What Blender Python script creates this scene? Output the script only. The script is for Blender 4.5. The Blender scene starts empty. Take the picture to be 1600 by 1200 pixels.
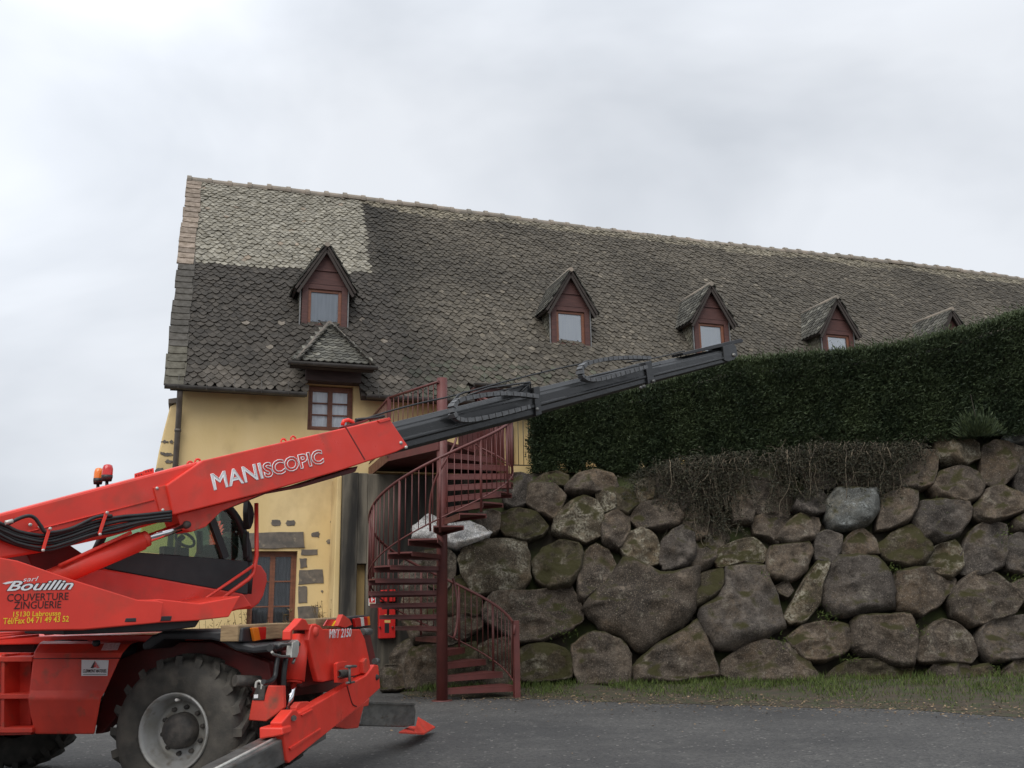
import bpy, bmesh, math, random
import numpy as np
from mathutils import Vector, noise as mnoise

SC = bpy.context.scene
COL = SC.collection
random.seed(7); RNG = np.random.default_rng(7)
R_ = math.radians

# ------------------------------------------------------------------ camera, sky, sun
FPX = 1450.0; PITCH = R_(13.2); ROLL = R_(1.0)
CAM = np.array([0.0, 0.0, 1.55])
F0 = np.array([0, math.cos(PITCH), math.sin(PITCH)])
_R = np.array([1.0, 0, 0]); _U = np.cross(_R, F0)
CR = math.cos(ROLL)*_R - math.sin(ROLL)*_U
CU = math.sin(ROLL)*_R + math.cos(ROLL)*_U
cam = bpy.data.cameras.new('camera'); camo = bpy.data.objects.new('camera', cam); COL.objects.link(camo)
from mathutils import Matrix
camo.matrix_world = Matrix(((CR[0], CU[0], -F0[0], CAM[0]), (CR[1], CU[1], -F0[1], CAM[1]), (CR[2], CU[2], -F0[2], CAM[2]), (0, 0, 0, 1)))
cam.sensor_width = 36; cam.lens = FPX/1600*36; cam.clip_start = 0.1; cam.clip_end = 3000
SC.camera = camo
SC.view_settings.view_transform = 'Standard'; SC.view_settings.look = 'None'
SC.view_settings.exposure = 0.0; SC.view_settings.gamma = 1
SC.cycles.max_bounces = 6; SC.cycles.transparent_max_bounces = 12
SC.cycles.use_denoising = True

SUN_EL, SUN_AZ = R_(48), R_(200)          # soft light from behind the camera, a little to the left
w = bpy.data.worlds.new("World"); SC.world = w; w.use_nodes = True
nt = w.node_tree; nt.nodes.clear()
def N(t, **k):
    n = nt.nodes.new(t)
    for a, b in k.items(): setattr(n, a, b)
    return n
out = N('ShaderNodeOutputWorld'); bg = N('ShaderNodeBackground'); bg.inputs[1].default_value = 0.1
sky = N('ShaderNodeTexSky'); sky.sky_type = 'NISHITA'; sky.sun_disc = False
sky.sun_elevation = SUN_EL; sky.sun_rotation = SUN_AZ
tc = N('ShaderNodeTexCoord'); mp = N('ShaderNodeMapping'); mp.inputs['Scale'].default_value = (1.0, 1.0, 1.9)
nz = N('ShaderNodeTexNoise'); nz.inputs['Scale'].default_value = 1.7; nz.inputs['Detail'].default_value = 5; nz.inputs['Roughness'].default_value = .5; nz.inputs['Distortion'].default_value = .35
rp = N('ShaderNodeValToRGB'); rp.color_ramp.elements[0].position = .36; rp.color_ramp.elements[1].position = .66
rp.color_ramp.elements[0].color = (5.45, 5.85, 6.45, 1); rp.color_ramp.elements[1].color = (8.5, 8.85, 9.4, 1)
sep = N('ShaderNodeSeparateXYZ'); mr = N('ShaderNodeMapRange')
mr.inputs['From Min'].default_value = .5; mr.inputs['From Max'].default_value = 1.0; mr.inputs['To Min'].default_value = 1.0; mr.inputs['To Max'].default_value = 1.9
mul = N('ShaderNodeVectorMath', operation='SCALE'); mx = N('ShaderNodeMixRGB'); mx.inputs[0].default_value = .96
L = nt.links.new
L(tc.outputs['Generated'], mp.inputs[0]); L(mp.outputs[0], nz.inputs['Vector']); L(nz.outputs['Fac'], rp.inputs[0])
L(tc.outputs['Generated'], sep.inputs[0]); L(sep.outputs['Z'], mr.inputs[0])
gd = N('ShaderNodeVectorMath', operation='DOT_PRODUCT'); gd.inputs[1].default_value = tuple(Vector((-.52, .68, .52)).normalized())   # thinner cloud, upper left
L(tc.outputs['Generated'], gd.inputs[0]); gm = N('ShaderNodeMapRange', interpolation_type='SMOOTHSTEP')
gm.inputs['From Min'].default_value = .91; gm.inputs['From Max'].default_value = 1.0; gm.inputs['To Min'].default_value = 1.0; gm.inputs['To Max'].default_value = 1.3
L(gd.outputs['Value'], gm.inputs[0]); g2 = N('ShaderNodeMath', operation='MULTIPLY'); L(gm.outputs[0], g2.inputs[0]); L(mr.outputs[0], g2.inputs[1])
L(rp.outputs[0], mul.inputs[0]); L(g2.outputs[0], mul.inputs['Scale'])
L(sky.outputs[0], mx.inputs[1]); L(mul.outputs[0], mx.inputs[2]); L(mx.outputs[0], bg.inputs[0]); L(bg.outputs[0], out.inputs[0])

sl = bpy.data.lights.new('sun', 'SUN'); so = bpy.data.objects.new('sun', sl); COL.objects.link(so)
sl.energy = 2.1; sl.angle = R_(50); sl.color = (1, .97, .92)
_sd = Vector((math.sin(SUN_AZ)*math.cos(SUN_EL), math.cos(SUN_AZ)*math.cos(SUN_EL), math.sin(SUN_EL)))
so.rotation_euler = _sd.to_track_quat('Z', 'Y').to_euler()

# ------------------------------------------------------------------ geometry helpers
def ray(x, y): return F0 + (x-800)/FPX*CR - (y-600)/FPX*CU
def atY(x, y, Y): d = ray(x, y); return CAM + d*(Y/d[1])
def atZ(x, y, z): d = ray(x, y); return CAM + d*((z-CAM[2])/d[2])
def onplane(x, y, P, n): d = ray(x, y); return CAM + d*(np.dot(np.asarray(P)-CAM, n)/np.dot(d, n))
Z = np.array([0, 0, 1.0])
class Frame:
    """an upright frame: e along, z up, w = horizontal depth away from the viewer"""
    def __init__(s, O, az):
        s.O = np.asarray(O, float); a = R_(az)
        s.e = np.array([math.cos(a), math.sin(a), 0]); s.w = np.array([-math.sin(a), math.cos(a), 0])
    def p(s, x, y, w=0): return onplane(x, y, s.O + s.w*w, s.w)         # point on the side plane at depth w
    def q(s, x, y, e=0): return onplane(x, y, s.O + s.e*e, s.e)         # point on the end plane at e
    def g(s, e, w, z): return np.array([s.O[0], s.O[1], 0]) + s.e*e + s.w*w + Z*z
    def co(s, P): v = np.asarray(P)-s.O; return v@s.e, v@s.w, P[2]

def empty(name, loc, label, cat, group=None):
    o = bpy.data.objects.new(name, None); COL.objects.link(o); o.location = loc; o.empty_display_size = .2
    tag(o, label, cat, group); return o
def tag(o, label=None, cat=None, group=None, kind=None):
    if label: o['label'] = label
    if cat: o['category'] = cat
    if group: o['group'] = group
    if kind: o['kind'] = kind
    return o
def rootloc(o):
    while o.parent: o = o.parent
    return np.array(o.location)

class MB:
    def __init__(s): s.v = []; s.f = []; s.sm = []
    def add(s, vs, fs, smooth=False):
        o = len(s.v); s.v += [tuple(map(float, v)) for v in vs]
        for f in fs: s.f.append([i+o for i in f]); s.sm.append(smooth)
        return s
    def prism(s, pts, vec):
        n = len(pts); pts = [np.asarray(p, float) for p in pts]; vec = np.asarray(vec)
        s.add(pts + [p+vec for p in pts], [list(range(n)), list(range(2*n-1, n-1, -1))] + [[i, (i+1) % n + 0, (i+1) % n + n, i+n] for i in range(n)])
        return s
    def hull2(s, a, b):      # two rings of equal length
        n = len(a)
        s.add(list(a)+list(b), [list(range(n)), list(range(2*n-1, n-1, -1))] + [[i, (i+1) % n, (i+1) % n + n, i+n] for i in range(n)]); return s
    def box(s, c, ax, ay, az):   # centre and half vectors
        c, ax, ay, az = map(np.asarray, (c, ax, ay, az))
        return s.prism([c-ax-ay-az, c+ax-ay-az, c+ax+ay-az, c-ax+ay-az], 2*az)
    def bar(s, a, b, w, h, up=Z):
        a, b = np.asarray(a, float), np.asarray(b, float); d = b-a; l = np.linalg.norm(d); d = d/l
        x = np.cross(d, up); x /= max(np.linalg.norm(x), 1e-9); y = np.cross(x, d)
        return s.box((a+b)/2, d*l/2, x*w/2, y*h/2)
    def tube(s, pts, r, n=8, cap=True, smooth=True):
        pts = [np.asarray(p, float) for p in pts]; m = len(pts)
        rr = r if hasattr(r, '__len__') else [r]*m
        ref = None; rings = []
        for i in range(m):
            t = pts[min(i+1, m-1)] - pts[max(i-1, 0)]; t = t/max(np.linalg.norm(t), 1e-9)
            if ref is None:
                ref = np.cross(t, Z if abs(t[2]) < .9 else np.array([1., 0, 0]))
            ref = ref - t*(ref@t); ref /= max(np.linalg.norm(ref), 1e-9); b = np.cross(t, ref)
            rings.append([pts[i] + rr[i]*(math.cos(2*math.pi*k/n)*ref + math.sin(2*math.pi*k/n)*b) for k in range(n)])
        o = len(s.v); s.v += [tuple(v) for R in rings for v in R]
        for i in range(m-1):
            for k in range(n):
                s.f.append([o+i*n+k, o+i*n+(k+1) % n, o+(i+1)*n+(k+1) % n, o+(i+1)*n+k]); s.sm.append(smooth)
        if cap:
            s.f.append([o+k for k in range(n)][::-1]); s.sm.append(False)
            s.f.append([o+(m-1)*n+k for k in range(n)]); s.sm.append(False)
        return s
    def lathe(s, c, axis, prof, n=32, smooth=True):     # prof: (radius, along axis)
        c, axis = np.asarray(c, float), np.asarray(axis, float); axis = axis/np.linalg.norm(axis)
        x = np.cross(axis, Z if abs(axis[2]) < .9 else np.array([1., 0, 0])); x /= np.linalg.norm(x); y = np.cross(axis, x)
        o = len(s.v); m = len(prof)
        for (r, h) in prof:
            for k in range(n):
                a = 2*math.pi*k/n; s.v.append(tuple(c + axis*h + r*(math.cos(a)*x+math.sin(a)*y)))
        for i in range(m-1):
            for k in range(n):
                s.f.append([o+i*n+k, o+i*n+(k+1) % n, o+(i+1)*n+(k+1) % n, o+(i+1)*n+k]); s.sm.append(smooth)
        return s
    def build(s, name, mat, parent=None, bevel=0, loc=None, recalc=True, label=None):
        L0 = rootloc(parent) if parent is not None else (np.array(loc) if loc is not None else np.zeros(3))
        me = bpy.data.meshes.new(name)
        me.from_pydata([(v[0]-L0[0], v[1]-L0[1], v[2]-L0[2]) for v in s.v], [], s.f)
        me.polygons.foreach_set('use_smooth', s.sm)
        if recalc:
            bm = bmesh.new(); bm.from_mesh(me); bmesh.ops.recalc_face_normals(bm, faces=bm.faces); bm.to_mesh(me); bm.free()
        me.materials.append(mat); me.update()
        o = bpy.data.objects.new(name, me); COL.objects.link(o)
        if parent is not None: o.parent = parent
        else: o.location = L0
        if bevel:
            b = o.modifiers.new('bevel', 'BEVEL'); b.width = bevel; b.segments = 2; b.limit_method = 'ANGLE'; b.angle_limit = R_(35)
        if label: o['label'] = label
        return o

def text(body, P0, P1, hgt, nrm, mat, parent, name='lettering', shear=0, fat=0, outline=0, depth=.003, up=None, label=None):
    """lettering fitted between two points of its baseline, standing nrm*depth proud of its panel"""
    cu = bpy.data.curves.new('t', 'FONT'); cu.body = body; cu.shear = shear; cu.offset = fat; cu.resolution_u = 3
    if outline: cu.fill_mode = 'NONE'; cu.bevel_depth = outline; cu.bevel_resolution = 0
    o = bpy.data.objects.new('t', cu); COL.objects.link(o)
    dg = bpy.context.evaluated_depsgraph_get(); me = bpy.data.meshes.new_from_object(o.evaluated_get(dg))
    bpy.data.objects.remove(o)
    co = np.empty(len(me.vertices)*3); me.vertices.foreach_get('co', co); co = co.reshape(-1, 3)
    mn, mxx = co.min(0), co.max(0); P0, P1 = np.asarray(P0), np.asarray(P1)
    x = P1-P0; nrm = np.asarray(nrm)/np.linalg.norm(nrm)
    u = np.cross(nrm, x/np.linalg.norm(x)) if up is None else np.asarray(up)
    if u[2] < 0: u = -u
    base = 0 if not any(c in body for c in 'Q') else mn[1]
    base = mn[1] if outline or fat else 0.0
    W = (co[:, 0]-mn[0])/(mxx[0]-mn[0]); H = (co[:, 1]-base)/(mxx[1]-base)
    new = P0 + W[:, None]*x + H[:, None]*u*hgt + nrm*depth + (co[:, 2:3]*nrm*.2 if outline else 0) - rootloc(parent)
    me.vertices.foreach_set('co', new.ravel()); me.materials.clear(); me.materials.append(mat); me.update()
    ob = bpy.data.objects.new(name, me); COL.objects.link(ob); ob.parent = parent
    if label: ob['label'] = label
    return ob

# ------------------------------------------------------------------ materials
def newmat(name):
    m = bpy.data.materials.new(name); m.use_nodes = True; t = m.node_tree
    b = t.nodes['Principled BSDF']; return m, t, b
def c4(c): return (c[0], c[1], c[2], 1)
def mat(name, c1, c2=None, scale=3, rough=.7, metal=0, bump=0, bscale=40, detail=6, lo=.35, hi=.65, c3=None, s3=20, lo3=.6, hi3=.7, stretch=(1, 1, 1), spec=.5, rvar=0, attr=None, coat=0, bdist=.01):
    m, t, b = newmat(name); nn = t.nodes.new; l = t.links.new
    tc = nn('ShaderNodeTexCoord'); mp = nn('ShaderNodeMapping'); mp.inputs['Scale'].default_value = stretch; l(tc.outputs['Object'], mp.inputs[0])
    def nz(s, d=detail):
        n = nn('ShaderNodeTexNoise'); n.inputs['Scale'].default_value = s; n.inputs['Detail'].default_value = d; l(mp.outputs[0], n.inputs['Vector']); return n
    def ramp(src, a, z_):
        r = nn('ShaderNodeMapRange'); r.inputs['From Min'].default_value = a; r.inputs['From Max'].default_value = z_; l(src, r.inputs[0]); return r.outputs[0]
    col = None
    if attr:
        a = nn('ShaderNodeAttribute'); a.attribute_name = attr; col = a.outputs['Color']
    if c2 is not None:
        mx = nn('ShaderNodeMixRGB'); l(ramp(nz(scale).outputs['Fac'], lo, hi), mx.inputs[0])
        if attr:
            mx.blend_type = 'MULTIPLY'; l(col, mx.inputs[1]); mx.inputs[2].default_value = c4(c2)
        else:
            mx.inputs[1].default_value = c4(c1); mx.inputs[2].default_value = c4(c2)
        col = mx.outputs[0]
    if c3 is not None:
        mx = nn('ShaderNodeMixRGB'); l(ramp(nz(s3).outputs['Fac'], lo3, hi3), mx.inputs[0])
        if col is not None: l(col, mx.inputs[1])
        else: mx.inputs[1].default_value = c4(c1)
        mx.inputs[2].default_value = c4(c3); col = mx.outputs[0]
    if col is not None: l(col, b.inputs['Base Color'])
    else: b.inputs['Base Color'].default_value = c4(c1)
    b.inputs['Roughness'].default_value = rough; b.inputs['Metallic'].default_value = metal
    b.inputs['Specular IOR Level'].default_value = spec
    if coat: b.inputs['Coat Weight'].default_value = coat; b.inputs['Coat Roughness'].default_value = .15
    if rvar:
        r = nn('ShaderNodeMapRange'); r.inputs['From Min'].default_value = .3; r.inputs['From Max'].default_value = .7
        r.inputs['To Min'].default_value = max(rough-rvar, .03); r.inputs['To Max'].default_value = min(rough+rvar, 1); l(nz(6).outputs['Fac'], r.inputs[0]); l(r.outputs[0], b.inputs['Roughness'])
    if bump:
        bp = nn('ShaderNodeBump'); bp.inputs['Strength'].default_value = bump; bp.inputs['Distance'].default_value = bdist
        l(nz(bscale).outputs['Fac'], bp.inputs['Height']); l(bp.outputs[0], b.inputs['Normal'])
    return m
M = {}
M['red'] = mat('red_paint', (.76, .048, .028), (.66, .04, .024), 2.5, .42, c3=(.4, .06, .036), s3=4, lo3=.53, hi3=.85, rvar=.16, bump=.04, bscale=30)
M['redworn'] = mat('worn_red_paint', (.7, .056, .03), (.52, .045, .027), 4, .5, c3=(.2, .08, .05), s3=7, lo3=.58, hi3=.8, bump=.08, bscale=60, rvar=.12)
M['darkred'] = mat('dark_red_paint', (.15, .017, .014), (.08, .016, .013), 4, .6)  # deeper red for recessed panels, underframes, seams and small details
M['bsteel'] = mat('black_boom_steel', (.012, .0125, .013), (.024, .025, .026), 6, .36, metal=.0, rvar=.12, stretch=(1, 1, 4), c3=(.07, .07, .07), s3=14, lo3=.62, hi3=.85)
M['black'] = mat('black_plastic', (.014, .014, .016), (.024, .024, .026), 8, .5)
M['rubber'] = mat('tyre_rubber', (.042, .039, .034), (.085, .076, .063), 7, .9, bump=.3, bscale=60, c3=(.14, .12, .095), s3=3.5, lo3=.56, hi3=.78)
M['hose'] = mat('hose_rubber', (.012, .012, .013), (.02, .02, .02), 10, .45)
M['rim'] = mat('grey_rim_paint', (.36, .36, .35), (.24, .23, .2), 5, .5, metal=.3, c3=(.16, .13, .1), s3=12, lo3=.55, hi3=.8)
M['hub'] = mat('greasy_hub', (.03, .028, .026), (.08, .07, .06), 14, .75, bump=.4, bscale=50)
M['chrome'] = mat('chromed_rod', (.75, .75, .76), None, rough=.12, metal=1)
M['gsteel'] = mat('scraped_grey_steel', (.13, .13, .125), (.22, .215, .2), 5, .45, metal=.6, c3=(.1, .07, .05), s3=9, lo3=.55, hi3=.8, stretch=(1, 1, 3), rvar=.15)
M['zinc'] = mat('zinc_plate', (.6, .6, .56), (.45, .44, .4), 12, .4, metal=.3)
M['white'] = mat('white_vinyl', (.75, .75, .76), None, rough=.45)
M['yellow'] = mat('yellow_vinyl', (.8, .55, .02), None, rough=.45)
M['inkblack'] = mat('black_vinyl', (.03, .008, .008), None, rough=.5)
M['pink'] = mat('faded_sticker', (.75, .5, .5), (.6, .3, .3), 60, .5)
M['lensred'] = mat('red_lens', (.5, .015, .012), None, rough=.15, coat=.6)
M['lensorange'] = mat('orange_lens', (.8, .2, .015), None, rough=.15, coat=.6)
M['lenswhite'] = mat('white_lens', (.75, .72, .66), None, rough=.15, coat=.6)
M['render'] = mat('ochre_render', (.66, .49, .23), (.74, .57, .3), .9, .92, c3=(.4, .28, .14), s3=1.3, lo3=.5, hi3=.78, bump=.25, bscale=25, stretch=(1, 1, .7))
M['wood'] = mat('red_brown_stained_wood', (.1, .041, .034), (.07, .03, .026), 5, .7, stretch=(1, 1, 6), bump=.15, bscale=12)
M['sash'] = mat('chestnut_window_wood', (.21, .08, .04), (.15, .055, .03), 6, .5, stretch=(1, 1, 4))
M['lead'] = mat('zinc_flashing', (.22, .22, .215), (.15, .15, .15), 8, .6, metal=.3)
M['gutter'] = mat('dark_zinc_gutter', (.06, .055, .05), (.1, .095, .088), 5, .6, metal=.3)
M['pipe'] = mat('weathered_downpipe', (.19, .16, .135), (.12, .105, .09), 5, .6, metal=.2)
M['stone'] = mat('grey_basalt_dressing', (.17, .145, .12), (.1, .09, .08), 6, .9, bump=.5, bscale=18, c3=(.24, .2, .15), s3=9)
M['curtain'] = mat('white_net_curtain', (.9, .92, .93), (.85, .87, .9), 3, .8, stretch=(8, 8, .6))
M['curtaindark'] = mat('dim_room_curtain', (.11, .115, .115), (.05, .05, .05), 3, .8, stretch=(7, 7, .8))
M['stair'] = mat('oxide_red_steel', (.125, .032, .027), (.1, .027, .023), 4, .5, c3=(.09, .03, .026), s3=9, lo3=.55, hi3=.8, rvar=.1)
M['bark'] = mat('timber_block', (.34, .24, .13), (.22, .15, .08), 7, .85, stretch=(1, 1, 8), bump=.3, bscale=14)
M['hedgecore'] = mat('hedge_core_dark', (.012, .016, .008), (.02, .018, .01), 9, .95)
M['earth'] = mat('dark_bank_earth', (.03, .024, .016), (.05, .04, .026), 4, .95, bump=.9, bscale=9, c3=(.045, .055, .016), s3=2.2, lo3=.45, hi3=.6)
M['cabinet'] = mat('signal_red_box', (.6, .02, .018), (.5, .02, .016), 4, .4)
M['paperyellow'] = mat('yellow_label', (.7, .5, .12), (.55, .4, .2), 60, .6)
M['ochretan'] = mat('tan_niche', (.42, .29, .12), (.36, .25, .11), 3, .9)
M['seat'] = mat('cab_seat_cloth', (.03, .03, .034), None, rough=.9)
M['roofboard'] = mat('roof_underside', (.05, .04, .035), None, rough=.9)
M['tiles'] = mat('stone_roof_tiles', (1, 1, 1), (.55, .53, .48), 9, .85, attr='Col', bump=.5, bscale=30, c3=None)
M['ridge'] = mat('clay_ridge_tiles', (.3, .25, .2), (.2, .18, .15), 3, .9, bump=.3, bscale=20)

def glass(name, tint, gl=.5):
    m, t, b = newmat(name); nn = t.nodes.new; l = t.links.new
    t.nodes.remove(b); o = t.nodes['Material Output']
    tr = nn('ShaderNodeBsdfTransparent'); tr.inputs[0].default_value = c4(tint); g = nn('ShaderNodeBsdfGlossy'); g.inputs['Roughness'].default_value = .03
    fr = nn('ShaderNodeFresnel'); fr.inputs[0].default_value = gl; mx = nn('ShaderNodeMixShader')
    l(fr.outputs[0], mx.inputs[0]); l(tr.outputs[0], mx.inputs[1]); l(g.outputs[0], mx.inputs[2]); l(mx.outputs[0], o.inputs[0]); return m
M['pane'] = glass('window_glass', (.97, .98, .99), 1.5)
M['cabglass'] = glass('green_cab_glass', (.74, .83, .73), 1.45)

def rockmat(name, a, b_, lich, lamt, moss=.5):
    m, t, b = newmat(name); nn = t.nodes.new; l = t.links.new
    tc = nn('ShaderNodeTexCoord'); oi = nn('ShaderNodeObjectInfo')
    off = nn('ShaderNodeVectorMath'); off.operation = 'ADD'; l(tc.outputs['Object'], off.inputs[0])
    cmb = nn('ShaderNodeMath'); cmb.operation = 'MULTIPLY'; cmb.inputs[1].default_value = 37; l(oi.outputs['Random'], cmb.inputs[0]); l(cmb.outputs[0], off.inputs[1])
    def nz(s, d=7, ro=.6):
        n = nn('ShaderNodeTexNoise'); n.inputs['Scale'].default_value = s; n.inputs['Detail'].default_value = d; n.inputs['Roughness'].default_value = ro; l(off.outputs[0], n.inputs['Vector']); return n.outputs['Fac']
    def mr(src, a, z_):
        r = nn('ShaderNodeMapRange'); r.inputs['From Min'].default_value = a; r.inputs['From Max'].default_value = z_; l(src, r.inputs[0]); return r.outputs[0]
    def mix(f, c, d):
        x = nn('ShaderNodeMixRGB'); l(f, x.inputs[0])
        for i, q in ((1, c), (2, d)):
            if isinstance(q, tuple): x.inputs[i].default_value = c4(q)
            else: l(q, x.inputs[i])
        return x.outputs[0]
    base = mix(mr(nz(1.5, 8, .65), .4, .6), a, b_)
    base = mix(mr(nz(.9, 5), .5, .62), base, (a[0]*1.2, a[1]*1.08, a[2]*.92))
    base = mix(mr(nz(3.3, 9, .75), .52, .66), base, (a[0]*.4, a[1]*.4, a[2]*.42))
    base = mix(mr(nz(13), .4, .75), base, tuple(k*.55 for k in a))
    hs = nn('ShaderNodeHueSaturation'); v = nn('ShaderNodeMapRange'); v.inputs["To Min"].default_value = .64; v.inputs["To Max"].default_value = 1.05; l(oi.outputs['Random'], v.inputs[0]); l(v.outputs[0], hs.inputs['Value']); l(base, hs.inputs['Color']); base = hs.outputs[0]
    lm = nn('ShaderNodeMath'); lm.operation = 'MULTIPLY'; l(mr(nz(2.6, 8, .6), .6-lamt, .7-lamt), lm.inputs[0]); l(mr(nz(24, 8, .7), .42, .58), lm.inputs[1])
    base = mix(lm.outputs[0], base, lich)
    base = mix(mr(nz(38, 4), .64, .68), base, tuple(k*1.1 for k in lich))
    base = mix(mr(nz(21, 6, .7), .54, .64), base, tuple(k*.4 for k in a))
    base = mix(mr(nz(47, 5, .75), .53, .66), base, tuple(k*1.75 for k in a))
    base = mix(mr(nz(4.2, 10, .7), .55, .68, ), base, tuple(k*1.45 for k in a))
    ge = nn('ShaderNodeNewGeometry'); sp = nn('ShaderNodeSeparateXYZ'); l(ge.outputs['Normal'], sp.inputs[0])
    ma = nn('ShaderNodeMath'); ma.operation = 'MULTIPLY_ADD'; l(sp.outputs['Z'], ma.inputs[0]); ma.inputs[1].default_value = .35; l(nz(2.2), ma.inputs[2])
    base = mix(mr(ma.outputs[0], .74-.1*moss, .86-.1*moss), base, (.04, .036, .013))
    l(base, b.inputs['Base Color']); b.inputs['Roughness'].default_value = .9; b.inputs['Specular IOR Level'].default_value = .25
    bp = nn('ShaderNodeBump'); bp.inputs['Strength'].default_value = 1.0; bp.inputs['Distance'].default_value = .07; l(nz(5, 12, .72), bp.inputs['Height']); l(bp.outputs[0], b.inputs['Normal'])
    return m
M['rock'] = rockmat('brown_basalt', (.118, .094, .072), (.05, .042, .035), (.24, .215, .17), .02, .6)
M['rockgrey'] = rockmat('grey_split_basalt', (.102, .087, .074), (.05, .043, .037), (.17, .15, .12), .01, .4)
M['rocklichen'] = rockmat('lichen_boulder', (.12, .096, .066), (.06, .048, .033), (.28, .26, .2), .13, .9)
M['rockmoss'] = rockmat('mossy_boulder', (.09, .073, .05), (.05, .044, .024), (.22, .2, .15), .06, 1.9)
M['rockwhite'] = rockmat('lime_splashed_boulder', (.8, .79, .76), (.72, .7, .67), (.82, .8, .78), .1, -2)
M['rockblue'] = rockmat('pale_blue_grey_boulder', (.115, .118, .11), (.07, .07, .065), (.3, .32, .31), .06, 0)

def leafmat(name, a, b_, rough=.6):
    m, t, b = newmat(name); nn = t.nodes.new; l = t.links.new
    at = nn('ShaderNodeAttribute'); at.attribute_name = 'rnd'
    mx = nn('ShaderNodeMixRGB'); l(at.outputs['Fac'], mx.inputs[0]); mx.inputs[1].default_value = c4(a); mx.inputs[2].default_value = c4(b_)
    l(mx.outputs[0], b.inputs['Base Color']); b.inputs['Roughness'].default_value = rough; b.inputs['Specular IOR Level'].default_value = .3
    return m
M['hedge'] = leafmat('dark_conifer_leaf', (.017, .029, .013), (.066, .088, .036))
M['twig'] = leafmat('dry_creeper', (.035, .029, .021), (.19, .155, .11), .8)
M['creepleaf'] = leafmat('creeper_leaf', (.012, .014, .008), (.05, .047, .027), .7)
M['grass'] = leafmat('verge_grass', (.035, .06, .012), (.11, .14, .035), .7)
M['litter'] = leafmat('fallen_leaf', (.07, .043, .024), (.3, .215, .13), .8)
M['weed'] = leafmat('dry_weed', (.09, .055, .025), (.2, .14, .06), .8)

def leaf_object(name, pos, axis, width, length, m, parent=None, kind=None, nrm=None, rnd=None, loc=(0, 0, 0)):
    """many small pointed leaves as one mesh: pos (n,3), axis (n,3)"""
    n = len(pos); L0 = rootloc(parent) if parent is not None else np.array(loc)
    axis = axis/np.maximum(np.linalg.norm(axis, axis=1, keepdims=True), 1e-9)
    if nrm is None: nrm = RNG.normal(size=(n, 3))
    side = np.cross(axis, nrm); side /= np.maximum(np.linalg.norm(side, axis=1, keepdims=True), 1e-9)
    w_ = np.broadcast_to(width, (n,))[:, None]; l_ = np.broadcast_to(length, (n,))[:, None]
    V = np.stack([pos, pos+axis*l_*.45+side*w_*.5, pos+axis*l_, pos+axis*l_*.45-side*w_*.5], 1) - L0
    me = bpy.data.meshes.new(name); me.vertices.add(4*n); me.vertices.foreach_set('co', V.ravel())
    me.loops.add(4*n); me.loops.foreach_set('vertex_index', np.arange(4*n, dtype=np.int32))
    me.polygons.add(n); me.polygons.foreach_set('loop_start', np.arange(0, 4*n, 4, dtype=np.int32))
    a = me.attributes.new('rnd', 'FLOAT', 'FACE'); a.data.foreach_set('value', (RNG.random(n) if rnd is None else rnd).astype(np.float32))
    me.materials.append(m); me.update(calc_edges=True); me.validate()
    o = bpy.data.objects.new(name, me); COL.objects.link(o)
    if parent is not None: o.parent = parent
    else: o.location = L0
    if kind: o['kind'] = kind
    return o

# ------------------------------------------------------------------ ground
def asphalt():
    m, t, b = newmat('asphalt'); nn = t.nodes.new; l = t.links.new
    tc = nn('ShaderNodeTexCoord')
    def nz(s, d=6, ro=.6):
        n = nn('ShaderNodeTexNoise'); n.inputs['Scale'].default_value = s; n.inputs['Detail'].default_value = d; n.inputs['Roughness'].default_value = ro; l(tc.outputs['Object'], n.inputs['Vector']); return n.outputs['Fac']
    def mr(src, a, z_, c=0, d=1):
        r = nn('ShaderNodeMapRange'); r.inputs['From Min'].default_value = a; r.inputs['From Max'].default_value = z_; r.inputs['To Min'].default_value = c; r.inputs['To Max'].default_value = d; l(src, r.inputs[0]); return r.outputs[0]
    def mix(f, c, d):
        x = nn('ShaderNodeMixRGB'); l(f, x.inputs[0])
        for i, q in ((1, c), (2, d)):
            if isinstance(q, tuple): x.inputs[i].default_value = c4(q)
            else: l(q, x.inputs[i])
        return x.outputs[0]
    base = mix(mr(nz(.45), .38, .64), (.056, .054, .052), (.098, .094, .088))
    vo = nn('ShaderNodeTexVoronoi'); vo.inputs['Scale'].default_value = 38; l(tc.outputs['Object'], vo.inputs['Vector'])
    sv = nn('ShaderNodeSeparateColor'); l(vo.outputs['Color'], sv.inputs[0])
    base = mix(mr(nz(.16, 4), .5, .62, 0, .55), base, (.045, .044, .044))
    base = mix(mr(nz(1.9, 7, .65), .54, .68, 0, .5), base, (.13, .125, .115))
    base = mix(mr(sv.outputs[0], .0, .75, .65, 0), base, (.026, .026, .028))
    base = mix(mr(sv.outputs[1], .985, .99), base, (.19, .18, .165))
    l(base, b.inputs['Base Color']); b.inputs['Roughness'].default_value = .82
    bp = nn('ShaderNodeBump'); bp.inputs['Strength'].default_value = .8; bp.inputs['Distance'].default_value = .012; l(vo.outputs['Distance'], bp.inputs['Height']); l(bp.outputs[0], b.inputs['Normal'])
    return m
mb = MB()
mb.add([(-400, -200, 0), (400, -200, 0), (400, 600, 0), (-400, 600, 0)], [[0, 1, 2, 3]])
tag(mb.build('asphalt_ground', asphalt(), recalc=False), kind='structure')

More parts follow.
